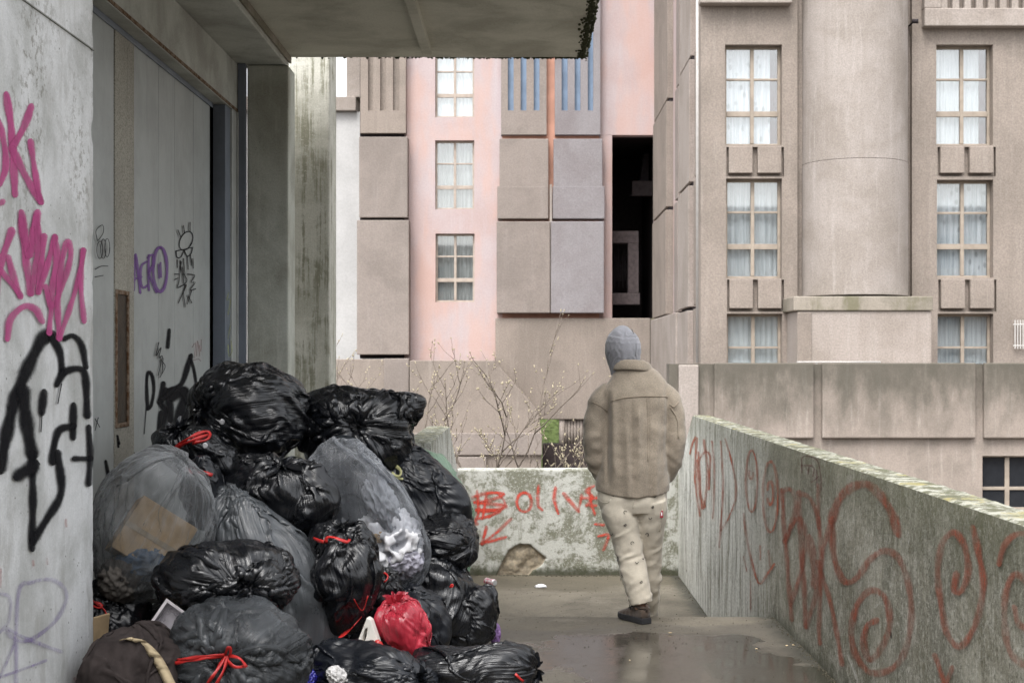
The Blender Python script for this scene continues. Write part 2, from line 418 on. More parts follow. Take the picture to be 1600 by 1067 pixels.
paint('graffiti', [([(-30, 420), (0, 230), (55, 60)], 11), ([(40, 185), (65, 280), (95, 365)], 10), ([(95, 360), (40, 290), (0, 240)], 8),
      ([(100, 5), (115, 150), (142, 350)], 11), ([(130, 180), (150, 80), (170, -5)], 10), ([(168, 0), (178, 100), (165, 240), (145, 350)], 10), ([(175, 345), (190, 230), (205, 85)], 9),
      ([(180, 345), (220, 220), (255, 90)], 9), ([(255, 90), (262, 200), (232, 380)], 10), ([(212, 320), (240, 410), (290, 310), (328, 180), (315, 112), (290, 190), (268, 390), (275, 560)], 9),
      ([(240, 400), (228, 535)], 8), ([(275, 560), (330, 400), (372, 250), (386, 150)], 8), ([(386, 150), (374, 300), (390, 480)], 8),
      ([(35, 560), (50, 470), (110, 412), (165, 425), (195, 480)], 10)], 'X', XL, 1, PK, lw, C1, (0, 340), .0041)
paint('graffiti', [([(0, 1160), (60, 880), (110, 740), (195, 565), (235, 545)], 19), ([(235, 545), (278, 620), (290, 720)], 11), ([(265, 770), (300, 715), (370, 700), (398, 740), (405, 915)], 11),
      ([(300, 560), (340, 547), (380, 590), (400, 690)], 9), ([(110, 800), (125, 950), (150, 1090)], 20), ([(205, 810), (195, 900)], 12), ([(342, 870), (340, 1015)], 11), ([(340, 965), (275, 985), (248, 1080), (245, 1130)], 11),
      ([(412, 970), (420, 1100), (412, 1230)], 9), ([(420, 1115), (345, 1115)], 9),
      ([(150, 1090), (155, 1300), (150, 1530)], 11), ([(152, 1500), (215, 1400), (285, 1270), (270, 1090)], 12), ([(90, 1190), (155, 1150)], 22), ([(195, 900), (190, 990)], 2), ([(285, 770), (268, 860)], 2)], 'X', XL, 1, BK, lw, C1, (0, 340), .0051)
paint('graffiti', [([(75, 1100), (85, 660), (150, 600), (250, 590), (310, 660), (255, 780), (130, 870), (50, 850), (35, 815), (90, 845), (200, 890), (285, 920)], 6),
      ([(-20, 650), (45, 670), (40, 780), (-20, 850)], 5), ([(-20, 1045), (110, 1000), (215, 960)], 4), ([(-10, 1060), (60, 900), (70, 850)], 4)], 'X', XL, 1, LV, lw, C1, (0, 707), .0062)
paint('graffiti', [([(305, 310), (308, 340)], 4), ([(154, 500), (156, 520)], 4), ([(218, 490), (220, 515)], 3), ([(5, 540), (2, 620)], 4), ([(350, 1050), (360, 1070)], 9)], 'X', XL, 1, RD, lw, C1, (0, 707), .0037)

# ------------------------------------------------------------ left: shed door, lintel, pier, canopy, column
XD = -2.2
def metalmat(name, col, rust=.35, rough=.5, sp=0.):
    t = NT(name, rough, .4); p = t.pos()
    c = t.mix(t.ss(t.noise(p, 2.2, 6, .65), .35, .7), col, tuple(q*.78 for q in col))
    c = t.mix(t.m2('MULTIPLY', t.ss(t.noise(t.map(p, (6, 6, .8)), 2., 5, .7), .52, .72), .35), c, tuple(q*.6 for q in col))
    c = t.mix(t.m2('MULTIPLY', t.ss(t.noise(p, 30, 5, .8), .62, .68), rust), c, (.10, .055, .03))
    if sp: c = t.mix(t.m2('MULTIPLY', t.ss(t.noise(p, 110, 3, .8), .48, .6), sp), c, (.09, .075, .055))
    t.col(c); t.nrm(t.bump(t.noise(p, 18, 5, .6), .003, .6)); t.c = c
    return t
M['door'] = metalmat('grey_door_sheet', (0.334, 0.354, 0.347), .35).m
M['strip'] = metalmat('beige_textured_strip', (0.345, 0.331, 0.283), .6, .8, .6).m
M['bluegrey'] = metalmat('blue_grey_steel', (0.158, 0.180, 0.217), .2).m
M['palesteel'] = metalmat('pale_steel_trim', (0.432, 0.446, 0.432), .5).m
def rustmat():
    t = NT('rusty_steel', .85, .2); p = t.pos()
    t.col(t.mix(t.ss(t.noise(p, 30, 5, .7), .4, .6), (.20, .15, .11), (.09, .045, .02))); t.nrm(t.bump(t.noise(p, 60, 4), .004)); return t.m
M['rust'] = rustmat()
M['dirtyglass'] = plain('filthy_brown_glass', (.035, .022, .012), .5, .2, var=.3, sc=14, bump=.004)
M['pier'] = concrete('pier_concrete', (0.497, 0.509, 0.454), (0.331, 0.331, 0.283), (0.662, 0.662, 0.601), streak=.3, grain=.12, pits=.8, sx=2, seed=41, bump=.003).m
M['soffit'] = concrete('soffit_concrete', (0.512, 0.500, 0.425), (0.349, 0.337, 0.279), streak=.0, grain=.10, pits=.8, sx=1.6, seed=43, bump=.003).m
M['beam'] = concrete('lintel_concrete', (0.465, 0.476, 0.436), (0.317, 0.317, 0.285), streak=.0, grain=.10, pits=.9, sx=2, seed=45, bump=.003).m

dr = empty('metal_door', (XD, 8, 0), 'grey sheet metal door with purple tag and narrow rusty window, behind the bag pile', 'door')
Yd = lambda px: XD*F/(px-820)
seams = [120, 178, 208, 248, 273, 302, 328]
for i in range(len(seams)-1):
    y0, y1 = Yd(seams[i])+.003, Yd(seams[i+1])-.003
    b = MB()
    if i == 1:   # beige strip with the window cut out
        w0, w1 = Yd(180), Yd(197.5); z0, z1 = 1.6+(562-663)*w0/F, 1.6+(562-458)*w0/F
        b.box(XD-.04, XD+.006, y0, w0, -.0, 3.37); b.box(XD-.04, XD+.006, w1, y1, -.0, 3.37)
        b.box(XD-.04, XD+.0055, w0+.0005, w1-.0005, 0, z0-.0005); b.box(XD-.04, XD+.0055, w0+.0005, w1-.0005, z1+.0005, 3.37)
        b.build('door_strip', M['strip'], dr)
        f = MB()
        for q in ((w0-.02, w0+.006, z0-.02, z1+.02), (w1-.006, w1+.02, z0-.02, z1+.02), (w0+.006, w1-.006, z1-.004, z1+.02), (w0+.006, w1-.006, z0-.02, z0+.004)):
            f.box(XD-.03, XD+.013, *q)
        fo = f.build('window_frame', M['rust'], dr, .003)
        gl = MB(); gl.box(XD-.03, XD+.003, w0+.006, w1-.006, z0+.004, z1-.004); gl.build('pane', M['dirtyglass'], fo)
    else:
        b.box(XD-.03, XD, y0, y1, 0, 3.40-.0); b.build('door_panel', M['door'], dr, .003)
b = MB(); b.box(XD-.06, XD-.035, 6.5, 10.4, 0, 3.5); b.build('door_backing', M['dark'], dr)
b = MB(); b.box(XD+.001, XD+.012, 6.5, 9.98, 3.365, 3.40); b.build('head_rail', M['bluegrey'], dr, .004)
PU = spray('purple_spray', (.20, .10, .30), .5, .9, .2); TN = spray('black_marker', (.008, .008, .01), .4, .95, .1); RM = spray('red_marker', (.35, .12, .12), .5, .5, .3); YG = spray('yellow_green_marker', (.45, .5, .1), .5, .6, .4)
paint('graffiti', [([(620, 335), (622, 250), (628, 170), (640, 260), (650, 348)], 4), ([(612, 288), (655, 275)], 3.5), ([(678, 205), (655, 225), (650, 290), (662, 325), (682, 315)], 4),
      ([(690, 335), (688, 250), (690, 175)], 4), ([(685, 185), (706, 172), (712, 215), (692, 255), (705, 300), (724, 345)], 4), (ell(742, 240, 32, 103, -100, 275), 4.5), ([(734, 218), (737, 280)], 3), ([(744, 210), (746, 275)], 3)], 'X', XD, 1, PU, dr, C1, (0, 340), .0036)
paint('graffiti', [(ell(862, 108, 28, 46, 0, 375, 14, 25), 1.4), ([(815, 155), (820, 185), (838, 183), (848, 160)], 1.6), ([(815, 155), (850, 148), (893, 138)], 1.3), ([(852, 152), (868, 180), (886, 165), (892, 138)], 1.6),
      ([(822, 195), (822, 232)], 1.2), ([(835, 198), (840, 245)], 1.2), ([(850, 190), (856, 262)], 1.2), ([(868, 182), (872, 240)], 1.2), ([(882, 175), (888, 222)], 1.2), ([(893, 190), (896, 235)], 1.2),
      ([(840, 205), (828, 300), (822, 325), (862, 312), (826, 395)], 1.4), ([(845, 230), (852, 305), (866, 290), (852, 262)], 1.4), ([(862, 310), (850, 350), (858, 412)], 1.4), ([(868, 262), (902, 268), (884, 300), (905, 300), (880, 335), (906, 330)], 1.4),
      ([(888, 335), (868, 400)], 1.4), ([(870, 360), (888, 395)], 1.4), ([(808, 262), (828, 262)], 1.3), ([(808, 288), (825, 280)], 1.3), ([(850, 38), (854, 72)], 1.3), ([(880, 22), (880, 62)], 1.3), ([(824, 58), (836, 88)], 1.3),
      ([(735, 578), (722, 640), (746, 600), (735, 650), (752, 640), (732, 730)], 1.3), ([(745, 660), (765, 690), (740, 740)], 1.2), ([(755, 650), (750, 720)], 1.2),
      ([(450, 105), (445, 60), (475, 35), (478, 70), (452, 110)], 1.1), (ell(462, 150, 14, 40), 1.1), (ell(478, 145, 12, 45), 1.1), (ell(496, 140, 12, 42), 1.1), ([(440, 240), (470, 225), (500, 225)], 1.1), ([(440, 275), (478, 268)], 1.1),
      ([(440, 930), (462, 970)], 1.1), ([(455, 925), (440, 985)], 1.1)], 'X', XD, 1, TN, dr, C1, (0, 340), .0042)
paint('graffiti', [([(684, 885), (680, 760), (688, 715), (706, 735), (713, 800), (700, 870), (684, 885)], 5), ([(678, 880), (668, 1000)], 1.3), ([(757, 770), (745, 850), (765, 900), (752, 985)], 9), ([(770, 800), (790, 900), (775, 1060)], 11),
      ([(785, 800), (840, 770), (870, 690), (885, 640)], 8), ([(880, 640), (898, 700), (908, 780), (890, 850)], 4), ([(800, 830), (860, 800), (835, 900), (800, 1000)], 13), ([(740, 850), (800, 800)], 9), ([(785, 520), (778, 600)], 5),
      ([(745, 900), (735, 1000)], 6), ([(850, 800), (880, 870), (850, 960)], 12),
      ([(545, 1012), (548, 1060)], 4), ([(543, 1010), (552, 1045)], 4)], 'X', XD, 1, BK, dr, C1, (0, 340), .0032)
paint('graffiti', [([(186, 422), (194, 480)], 6), ([(135, 535), (148, 605)], 5), ([(190, 560), (182, 600)], 5), ([(262, 500), (242, 548)], 6)], 'X', XD, 1, BK, dr, C1, (120, 540), .0031)
paint('graffiti', [([(890, 600), (905, 580), (900, 650)], 1), ([(910, 640), (915, 570), (925, 640)], 1), ([(932, 565), (930, 620), (922, 590)], 1), ([(895, 660), (920, 655), (930, 665)], 1)], 'X', XD, 1, RM, dr, C1, (0, 340), .0030)

ls = empty('concrete_shelter', (-1.2, 9.5, 0), 'dark concrete entrance canopy with beam and pier above the rubbish bags', 'shelter')
b = MB(); b.box(-2.6, -2.1, 6.3, 10.45, 3.40, 3.76); b.build('lintel', M['beam'], ls, .006)
b = MB(); b.box(-2.105, -2.095, 6.3, 10.44, 3.405, 3.425); b.build('lintel_edge', M['rust'], ls)
b = MB(); b.box(-2.6, -1.755, 6.3, 10.58, 3.762, 3.98); b.build('beam', M['beam'], ls, .008)
b = MB(); b.box(-1.754, -1.735, 6.3, 10.585, 3.80, 3.852); b.build('drip_edge', M['ledge'], ls, .005)
b = MB()
me = None
def sof(u, v):
    x = -1.76+u*(.455+1.76); y = 6.3+v*4.3
    n = fbm(np.stack([x*1.5, y*1.5, 0*x], -1), 3, 9)*.006
    return np.stack([x, y, 3.852+n], -1)
o = link('canopy_soffit', gridsheet(sof, 90, 170), M['soffit'], ls); o.data.shade_smooth()
b.box(-1.76, .45, 6.3, 10.6, 3.87, 4.15); b.build('canopy_slab', M['soffit'], ls, .01)
# moss hanging on the lips
rng = random.Random(4)
b = MB()
def clod(b, p, r, rnd):
    n0 = len(b.v); k = 6
    for zi, rr in ((-1, .35), (-.3, .95), (.5, .8), (1, .2)):
        for a in range(k):
            an = 2*math.pi*a/k+zi; q = rr*(.75+.5*rnd.random())
            b.v.append((p[0]+r*q*math.cos(an), p[1]+r*q*math.sin(an), p[2]+r*zi*.8))
    for j in range(3):
        for a in range(k):
            b.f.append((n0+j*k+a, n0+j*k+(a+1) % k, n0+(j+1)*k+(a+1) % k, n0+(j+1)*k+a))
    b.f.append(tuple(n0+a for a in range(k))[::-1]); b.f.append(tuple(n0+3*k+a for a in range(k)))
for i in range(2600):
    y = rng.uniform(6.3, 10.62); z = 3.83+rng.random()*.33
    clod(b, (.452+rng.random()*.010, y, z), .004+.011*rng.random(), rng)
for i in range(500):
    x = .46-abs(rng.gauss(0, .8)); x = max(x, -1.7)
    clod(b, (x, 10.602+rng.random()*.008, 3.845+rng.random()*.02), .004+.008*rng.random(), rng)
for i in range(500):
    clod(b, (.44-abs(rng.gauss(0, .025)), rng.uniform(6.3, 10.6), 3.848), .006+.009*rng.random(), rng)
b.build('moss_fringe', M['moss'], ls)
b = MB(); b.box(-.74, -.675, 6.3, 10.33, 3.80, 3.86); b.build('cable_duct', M['soffit'], ls, .004)
b = MB(); b.box(-2.036, -1.732, 10.42, 10.72, -.6, 3.758); b.build('pier', M['pier'], ls, .012)
b = MB(); b.box(-2.2, -2.112, 10.03, 10.2, 0, 3.398); b.build('door_post', M['bluegrey'], ls, .003)
b = MB(); b.box(-2.19, -2.10, 10.205, 10.4, 0, 3.398); o = b.build('post_trim', M['palesteel'], ls, .003)
b = MB(); b.box(-2.095, -2.04, 10.38, 10.44, 0, 3.76); b.build('steel_channel', M['bluegrey'], ls, .003)
b = MB(); b.box(-2.097, -2.088, 10.355, 10.379, 0, 3.4); b.build('pipe_conduit', M['palesteel'], ls)
b = MB(); b.box(-2.7, -2.21, 10.2, 10.7, -.6, 4.0); b.box(-2.7, -2.27, 6.25, 10.2, -.6, 4.0); b.build('side_wall', M['pier'], ls)
paint('graffiti', [([(1060, 345), (1050, 380), (1066, 380), (1056, 450)], 1.5), ([(1066, 500), (1056, 560)], 1.2), ([(1056, 590), (1060, 640), (1074, 620), (1070, 570)], 1.5)], 'X', -2.10, 1, YG, ls, C1, (0, 340), .0032)

def mossystreak(name, white, dark, seed=0, cov=.5):
    t = concrete(name, white, tuple((a*.5+b_*.5) for a, b_ in zip(white, dark)), streak=.3, grain=.15, sx=2, seed=seed)
    p = t.map(t.pos(), (1, 1, 1), (seed, seed, seed))
    st = t.noise(t.map(p, (14, 14, .55)), 1.4, 6, .75); pa = t.noise(p, 3.2, 6, .75, .5)
    m = t.ss(t.m2('ADD', t.m2('MULTIPLY', st, .6), t.m2('MULTIPLY', pa, .4)), .56-.14*cov, .66-.14*cov)
    c = t.mix(m, t.c, dark)
    c = t.mix(t.m2('MULTIPLY', t.ss(t.noise(p, 38, 4, .8), .55, .66), .7), c, white)
    t.col(c); t.c = c; t.mk = m; return t
M['mcol'] = mossystreak('streaked_mossy_pillar', (0.586, 0.575, 0.513), (0.235, 0.230, 0.173), 51, .5).m
cl = MB(); a = at(450, 0, 11); c_ = at(515, 0, 11)
cl.box(a.x, c_.x, 11, 11.4, -4.2, 5.2)
o = cl.build('concrete_pillar', M['mcol'], None, .015); tag(o, kind='thing'); tag(o, 'square mossy streaked pillar standing behind the biggest black bag', 'pillar')

# ------------------------------------------------------------ parapets
def rwmat():
    t = NT('weathered_parapet', .9, .2); p = t.pos(); x, y, z = t.sep(p)
    st = t.noise(t.map(p, (9, 9, .5)), 1.5, 7, .75); pa = t.noise(p, 1.1, 8, .74, .8); pb = t.noise(p, 4.5, 7, .78, .5)
    c = t.mix(t.ss(pa, .40, .60), (.125, .122, .09), (.30, .29, .235))
    c = t.mix(t.m2('MULTIPLY', t.ss(pb, .50, .62), .6), c, (.38, .37, .32))
    c = t.mix(t.m2('MULTIPLY', t.ss(t.noise(t.map(p, (1, 1, 1), (2, 5, 8)), 2.6, 8, .8, .7), .50, .60), .7), c, (.115, .105, .065))
    c = t.mix(t.m2('MULTIPLY', t.ss(st, .46, .64), .45), c, (.105, .10, .07))
    # old whitewash surviving mostly on the far stretch, in vertical runs
    wy = t.ss(t.m2('ADD', y, t.m2('MULTIPLY', pa, 3.)), 9.8, 11.8, .08, 1)
    wm = t.ss(t.noise(t.map(p, (5, 5, .8), (3, 3, 3)), 1.5, 8, .84), .40, .54)
    c = t.mix(t.m2('MULTIPLY', wy, t.m2('MULTIPLY', wm, .95)), c, (.70, .70, .655))
    pt = t.m2('MULTIPLY', t.ss(t.noise(p, 1.9, 7, .78, 1.), .60, .63), .6)
    c = t.mix(pt, c, (.47, .46, .43))
    c = t.mix(t.m2('MULTIPLY', t.ss(t.noise(p, 26, 5, .85), .53, .62), .6), c, (.46, .45, .40))
    c = t.mix(t.m2('MULTIPLY', t.ss(t.noise(t.map(p, (1, 1, 1), (9, 9, 9)), 42, 5, .85), .54, .60), .75), c, (.07, .07, .05))
    # hairline scratches and cracks
    for k, sc in enumerate(((5, 5, 2), (2, 3, 7))):
        w = t.noise(t.map(p, sc, (k*3, 1, 7)), 2.2, 5, .7, 2.2); ln = t.m2('MULTIPLY', t.ss(w, .487, .5), t.ss(w, .5, .513, 1, 0))
        c = t.mix(t.m2('MULTIPLY', ln, .75), c, (.55, .55, .50) if k == 0 else (.06, .06, .045))
    gm = t.ss(t.m2('ADD', z, t.m2('MULTIPLY', st, .5)), .95, 1.4)
    c = t.mix(t.m2('MULTIPLY', gm, .5), c, (.12, .125, .075))
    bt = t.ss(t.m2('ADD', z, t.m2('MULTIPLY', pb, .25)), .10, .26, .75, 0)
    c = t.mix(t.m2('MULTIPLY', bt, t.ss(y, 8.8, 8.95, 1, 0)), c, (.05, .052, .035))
    ho = t.ss(t.vor(p, 2.3), .035, .05, 1, 0)
    c = t.mix(ho, c, (.02, .02, .015))
    up = t.sep(t.geo.outputs['Normal'])[2]; cm = t.ss(up, .55, .8)
    tc = t.mix(t.ss(t.noise(p, 14, 6, .75), .45, .58), (.12, .12, .08), (.38, .38, .33))
    tc = t.mix(t.m2('MULTIPLY', t.ss(t.noise(p, 7, 6, .8), .54, .62), .8), tc, (.24, .205, .055))
    c = t.mix(cm, c, tc)
    t.col(c); t.nrm(t.bump(t.noise(p, 30, 7, .75), .008, 1., t.bump(st, .01, .5))); return t.m
M['rwall'] = rwmat()
def fwmat():
    t = NT('blotched_whitewash', .9, .2); p = t.pos(); x, y, z = t.sep(p)
    a = t.noise(p, 3.3, 8, .72, .4); b_ = t.noise(p, 14, 6, .8)
    q = t.m2('ADD', t.m2('MULTIPLY', a, .7), t.m2('MULTIPLY', b_, .3))
    c = t.mix(t.ss(q, .455, .54), (.42, .42, .385), (.165, .165, .125))
    c = t.mix(t.m2('MULTIPLY', t.ss(t.noise(t.map(p, (7, 7, .8)), 2, 6, .7), .5, .65), .55), c, (.18, .18, .14))
    c = t.mix(t.m2('MULTIPLY', t.ss(t.noise(p, 45, 4, .8), .54, .62), .65), c, (.48, .48, .44))
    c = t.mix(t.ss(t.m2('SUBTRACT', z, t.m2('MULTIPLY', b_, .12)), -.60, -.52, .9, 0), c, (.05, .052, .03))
    top = t.ss(z, .485, .497); c = t.mix(t.m2('MULTIPLY', top, t.ss(t.noise(p, 9, 5, .8), .4, .6, .1, .7)), c, (.45, .45, .42))
    ch = t.attr('chip'); bc = t.mix(t.ss(t.noise(p, 26, 6, .75), .35, .65), (.30, .25, .18), (.19, .165, .125))
    c = t.mix(t.ss(ch, .35, .5), c, bc)
    t.col(c); t.nrm(t.bump(t.noise(p, 40, 7, .75), .008, .9)); return t.m
M['fwall'] = fwmat()

def slab(name, x0, x1, pts_top, z0, mat, label, along='Y', res=.03, seed=1, coping=.008):
    """wall running along Y with a height profile; faces gridded and roughened"""
    y0, y1 = pts_top[0][0], pts_top[-1][0]; nv = int((y1-y0)/res)+1
    prof_ = []   # around the section: inner face up, top across, outer face down
    nz, nt_, = 40, 7
    for k in range(nz): prof_.append(('i', k/(nz-1)))
    for k in range(1, nt_+1): prof_.append(('t', k/(nt_+1)))
    for k in range(8): prof_.append(('o', 1-k/7))
    ys = np.linspace(y0, y1, nv); zt = np.interp(ys, [p[0] for p in pts_top], [p[1] for p in pts_top])
    P = np.zeros((len(prof_), nv, 3))
    for j, (w, tt) in enumerate(prof_):
        x = x0 if w == 'i' else (x1 if w == 'o' else x0+(x1-x0)*tt)
        z = zt if w == 't' else z0+(zt-z0)*tt
        P[j, :, 0] = x; P[j, :, 1] = ys; P[j, :, 2] = z
    sgn = 1 if x1 > x0 else -1
    n = fbm(P*np.array([2, 2, 2])+seed, 4, seed)*.0015
    P[..., 0] += n
    edge = np.exp(-((P[..., 2]-zt[None])/.02)**2)
    rr = fbm(P*np.array([9, 9, 9]), 4, seed+3)
    P[..., 2] += edge*rr*coping*.8
    top = np.array([w == 't' for w, _ in prof_])
    for j in (nz-1, nz+nt_):
        P[j, :, 2] -= .005+np.maximum(0, rr[j])*.012
        P[j, :, 0] += sgn*(.004+np.maximum(0, rr[j])*.010)*(1 if j == nz-1 else -1)
    m, nn = len(prof_), nv
    fs = [(j*nn+i, j*nn+i+1, (j+1)*nn+i+1, (j+1)*nn+i) for j in range(m-1) for i in range(nn-1)]
    fs.append(tuple(j*nn for j in range(m))); fs.append(tuple(j*nn+nn-1 for j in range(m))[::-1])
    me = bpy.data.meshes.new(name); me.from_pydata(P.reshape(-1, 3).tolist(), [], fs)
    bm = bmesh.new(); bm.from_mesh(me); bmesh.ops.recalc_face_normals(bm, faces=bm.faces); bm.to_mesh(me); bm.free()
    me.shade_smooth(); me.set_sharp_from_angle(angle=R(45))
    return me
XR = 1.548
rw = empty('concrete_parapet', (XR+.08, 8, 0), 'long lichen topped parapet on the right with red spray faces and loops', 'parapet')
link('wall', slab('w', XR, XR+.17, [(1.5, 1.088), (13.15, 1.088), (14.33, .515)], -1.2, M['rwall'], '', seed=2), M['rwall'], rw)
OR = spray('rust_red_spray', (.42, .12, .065), .65, .88, .6, 10); OR2 = spray('dull_red_spray', (.33, .10, .062), .6, .72, .6, 12); DM = spray('dark_marker', (.16, .05, .05), .5, .7, .3)
C2 = 2.667
paint('graffiti', [([(208, 110), (218, 70), (236, 45), (228, 180), (236, 280), (250, 370)], 3.5), ([(243, 105), (250, 240), (262, 340), (282, 200), (266, 55)], 4), ([(236, 170), (262, 110), (292, 120), (286, 260)], 3),
      ([(300, 60), (310, 200), (303, 380)], 3), ([(336, 60), (345, 250), (330, 500)], 3), ([(355, 50), (388, 170), (400, 280), (372, 370), (338, 430)], 3), ([(240, 140), (245, 260), (268, 330)], 5),
      (ell(465, 225, 24, 128, -90, 280), 3.2), (ell(462, 190, 9, 26, 0, 200), 3.5), (ell(543, 290, 31, 148, -90, 280), 4), (ell(543, 275, 13, 48, -160, 150), 4.5),
      ([(432, 360), (440, 430), (460, 540), (495, 650), (530, 610), (560, 570)], 4), ([(500, 495), (500, 550)], 3), ([(535, 515), (542, 580)], 3), ([(460, 640), (460, 760)], 2), ([(432, 540), (445, 600)], 2)], 'X', XR, -1, OR, rw, C2, (1000, 667), .0036)
paint('graffiti', [([(592, 262), (600, 420), (615, 600), (632, 800)], 7), ([(590, 265), (630, 262), (648, 330), (625, 420), (602, 480)], 7), ([(602, 475), (650, 385), (680, 400), (690, 480), (665, 620), (628, 740)], 7),
      ([(662, 270), (668, 450), (682, 650), (692, 832)], 8), ([(660, 272), (710, 300), (745, 400), (752, 600), (745, 830), (750, 900)], 7), ([(708, 460), (722, 560), (726, 660)], 11), ([(692, 830), (735, 690), (765, 500), (800, 380)], 8),
      ([(740, 560), (790, 720), (820, 860), (842, 990)], 7), ([(742, 240), (745, 420)], 5)], 'X', XR, -1, OR2, rw, C2, (1000, 667), .0047)
paint('graffiti', [([(798, 385), (830, 300), (885, 250), (950, 240), (1005, 290), (1050, 360), (1076, 445)], 13),
      ([(800, 400), (808, 540), (850, 640), (900, 630), (960, 550), (1020, 515), (1080, 550), (1120, 660), (1130, 800), (1100, 940), (1040, 1010), (960, 1020), (900, 950), (880, 850), (905, 740), (960, 680), (1020, 710), (1042, 810), (1015, 900), (960, 970), (932, 900), (945, 830), (985, 805)], 10)], 'X', XR, -1, OR2, rw, C2, (1000, 667), .0032)
paint('graffiti', [([(1388, 420), (1410, 520), (1430, 650), (1405, 800), (1340, 910), (1285, 870), (1255, 740), (1240, 600), (1258, 490), (1305, 438), (1350, 490), (1368, 600), (1340, 680), (1310, 680), (1318, 610)], 10),
      ([(1496, 570), (1515, 500), (1560, 450), (1640, 440)], 9), ([(1640, 690), (1590, 620), (1545, 630), (1518, 740), (1530, 900), (1570, 970), (1640, 1010)], 10), ([(1560, 750), (1580, 820), (1640, 850)], 9),
      ([(1228, 950), (1250, 1010), (1275, 1090)], 8), ([(1300, 1000), (1270, 1090)], 7)], 'X', XR, -1, OR2, rw, C2, (1000, 667), .0048)
paint('graffiti', [([(674, 190), (678, 125), (735, 135), (752, 200), (755, 262)], 2), ([(674, 160), (718, 160)], 2), ([(700, 195), (705, 165), (725, 170), (720, 205)], 2), ([(735, 180), (738, 250)], 2), ([(715, 230), (745, 205)], 2)], 'X', XR, -1, DM, rw, C2, (1000, 667), .0030)

# far wall
fw = empty('concrete_parapet', (.4, 14.4, -.57), 'low blotchy white parapet across the landing painted OLIVE with a red arrow', 'parapet')
x0, x1 = -.677, 1.60; YF = 14.33
def fwf(u, v):
    x = x0+u*(x1-x0); z = -.75+v*(.504+.75)
    n = fbm(np.stack([x*2, 0*x, z*2], -1), 4, 11)*.0015
    return x, z, n
nu, nv = 230, 130
u, v = np.meshgrid(np.linspace(0, 1, nu), np.linspace(0, 1, nv)); xx, zz, n = fwf(u, v)
q = fbm(np.stack([xx*7, 0*xx, zz*7], -1), 4, 21)
poly = [(775, 905), (783, 880), (795, 860), (812, 849), (828, 852), (852, 872), (846, 884), (832, 893), (822, 902)]
PX = np.array([((p[0]-820)*YF/F, 1.6+(562-p[1])*YF/F) for p in poly])
def sdf(x, z):
    d = np.full(x.shape, 9.); ins = np.zeros(x.shape, bool); k = len(PX)
    for i in range(k):
        a, b_ = PX[i], PX[(i+1) % k]; e = b_-a; w0, w1 = x-a[0], z-a[1]
        t_ = np.clip((w0*e[0]+w1*e[1])/(e@e), 0, 1); d = np.minimum(d, np.hypot(w0-t_*e[0], w1-t_*e[1]))
        c1 = ((a[1] > z) != (b_[1] > z)) & (x < (b_[0]-a[0])*(z-a[1])/(b_[1]-a[1]+1e-12)+a[0]); ins ^= c1
    return np.where(ins, -d, d)
sdv = sdf(xx, zz)+q*.02; chip = np.clip(.5-sdv/.02, 0, 1)
yy = YF+n+chip*(.035+q*.035)
topc = np.clip((v-.985)/.015, 0, 1); yy = yy+topc*.012; zz = zz-topc*np.maximum(0, fbm(np.stack([xx*14, 0*xx, 0*xx], -1), 3, 5))*.03
me = bpy.data.meshes.new('wall'); me.from_pydata(np.stack([xx, yy, zz], -1).reshape(-1, 3).tolist(), [], [(j*nu+i, j*nu+i+1, (j+1)*nu+i+1, (j+1)*nu+i) for j in range(nv-1) for i in range(nu-1)])
a_ = me.attributes.new('chip', 'FLOAT', 'POINT'); a_.data.foreach_set('value', chip.ravel().astype(np.float32)); me.shade_smooth()
link('wall', me, M['fwall'], fw)
b = MB(); b.box(x0, x1, YF+.075, YF+.2, -1.2, .498); b.box(x0, x1, YF+.014, YF+.076, .46, .492); b.build('wall_core', M['fwall'], fw, .008)
OL = spray('bright_red_spray', (.55, .07, .045), .7, .9, .45, 9)
paint('graffiti', [([(885, 640), (960, 622), (1030, 628), (950, 660), (890, 665), (1042, 682), (960, 705), (898, 700), (1010, 705), (940, 735), (892, 745), (905, 765)], 5.5), ([(905, 615), (912, 700), (905, 740)], 5), ([(950, 625), (930, 740)], 5), ([(1000, 620), (1035, 680), (960, 735)], 4),
      ([(1062, 742), (1000, 800), (928, 858)], 5), ([(928, 858), (948, 780)], 5), ([(925, 856), (985, 840), (1038, 826)], 5), (ell(1123, 664, 34, 44, -95, 275), 5), ([(1190, 590), (1186, 640), (1188, 680), (1206, 700)], 5),
      ([(1268, 598), (1262, 650), (1280, 715)], 5.5), ([(1306, 625), (1340, 665), (1374, 706)], 6), ([(1374, 706), (1384, 660), (1388, 630)], 4), ([(1445, 590), (1408, 612), (1440, 640), (1412, 680)], 5), ([(1395, 645), (1465, 645)], 5), ([(1425, 600), (1430, 660), (1450, 720)], 4.5), ([(1410, 678), (1455, 680)], 4.5),
      ([(1452, 766), (1492, 770)], 4.5), ([(1468, 822), (1512, 815), (1505, 850), (1490, 885)], 4.5)], 'Y', YF, -1, OL, fw, C1, (440, 560), .0036)

# left stub parapet
lp = empty('concrete_parapet', (-.78, 12, -.6), 'short mossy parapet end sticking up behind the bags on the left', 'parapet')
M['stub'] = mossystreak('stub_parapet_concrete', (.36, .36, .32), (.13, .13, .09), 61, .6).m
link('wall', slab('w', -.677, -.89, [(10.3, 1.0), (12.86, 1.0), (14.33, .51)], -1.2, M['rwall'], '', seed=6), M['rwall'], lp)
paint('graffiti', [([(755, 540), (765, 600), (770, 640)], 1.6), ([(770, 530), (780, 610)], 1.6), ([(795, 540), (800, 600), (815, 690)], 1.6), ([(815, 560), (822, 640)], 1.4)], 'X', -.677, 1, OR, lp, C1, (440, 560), .0036)

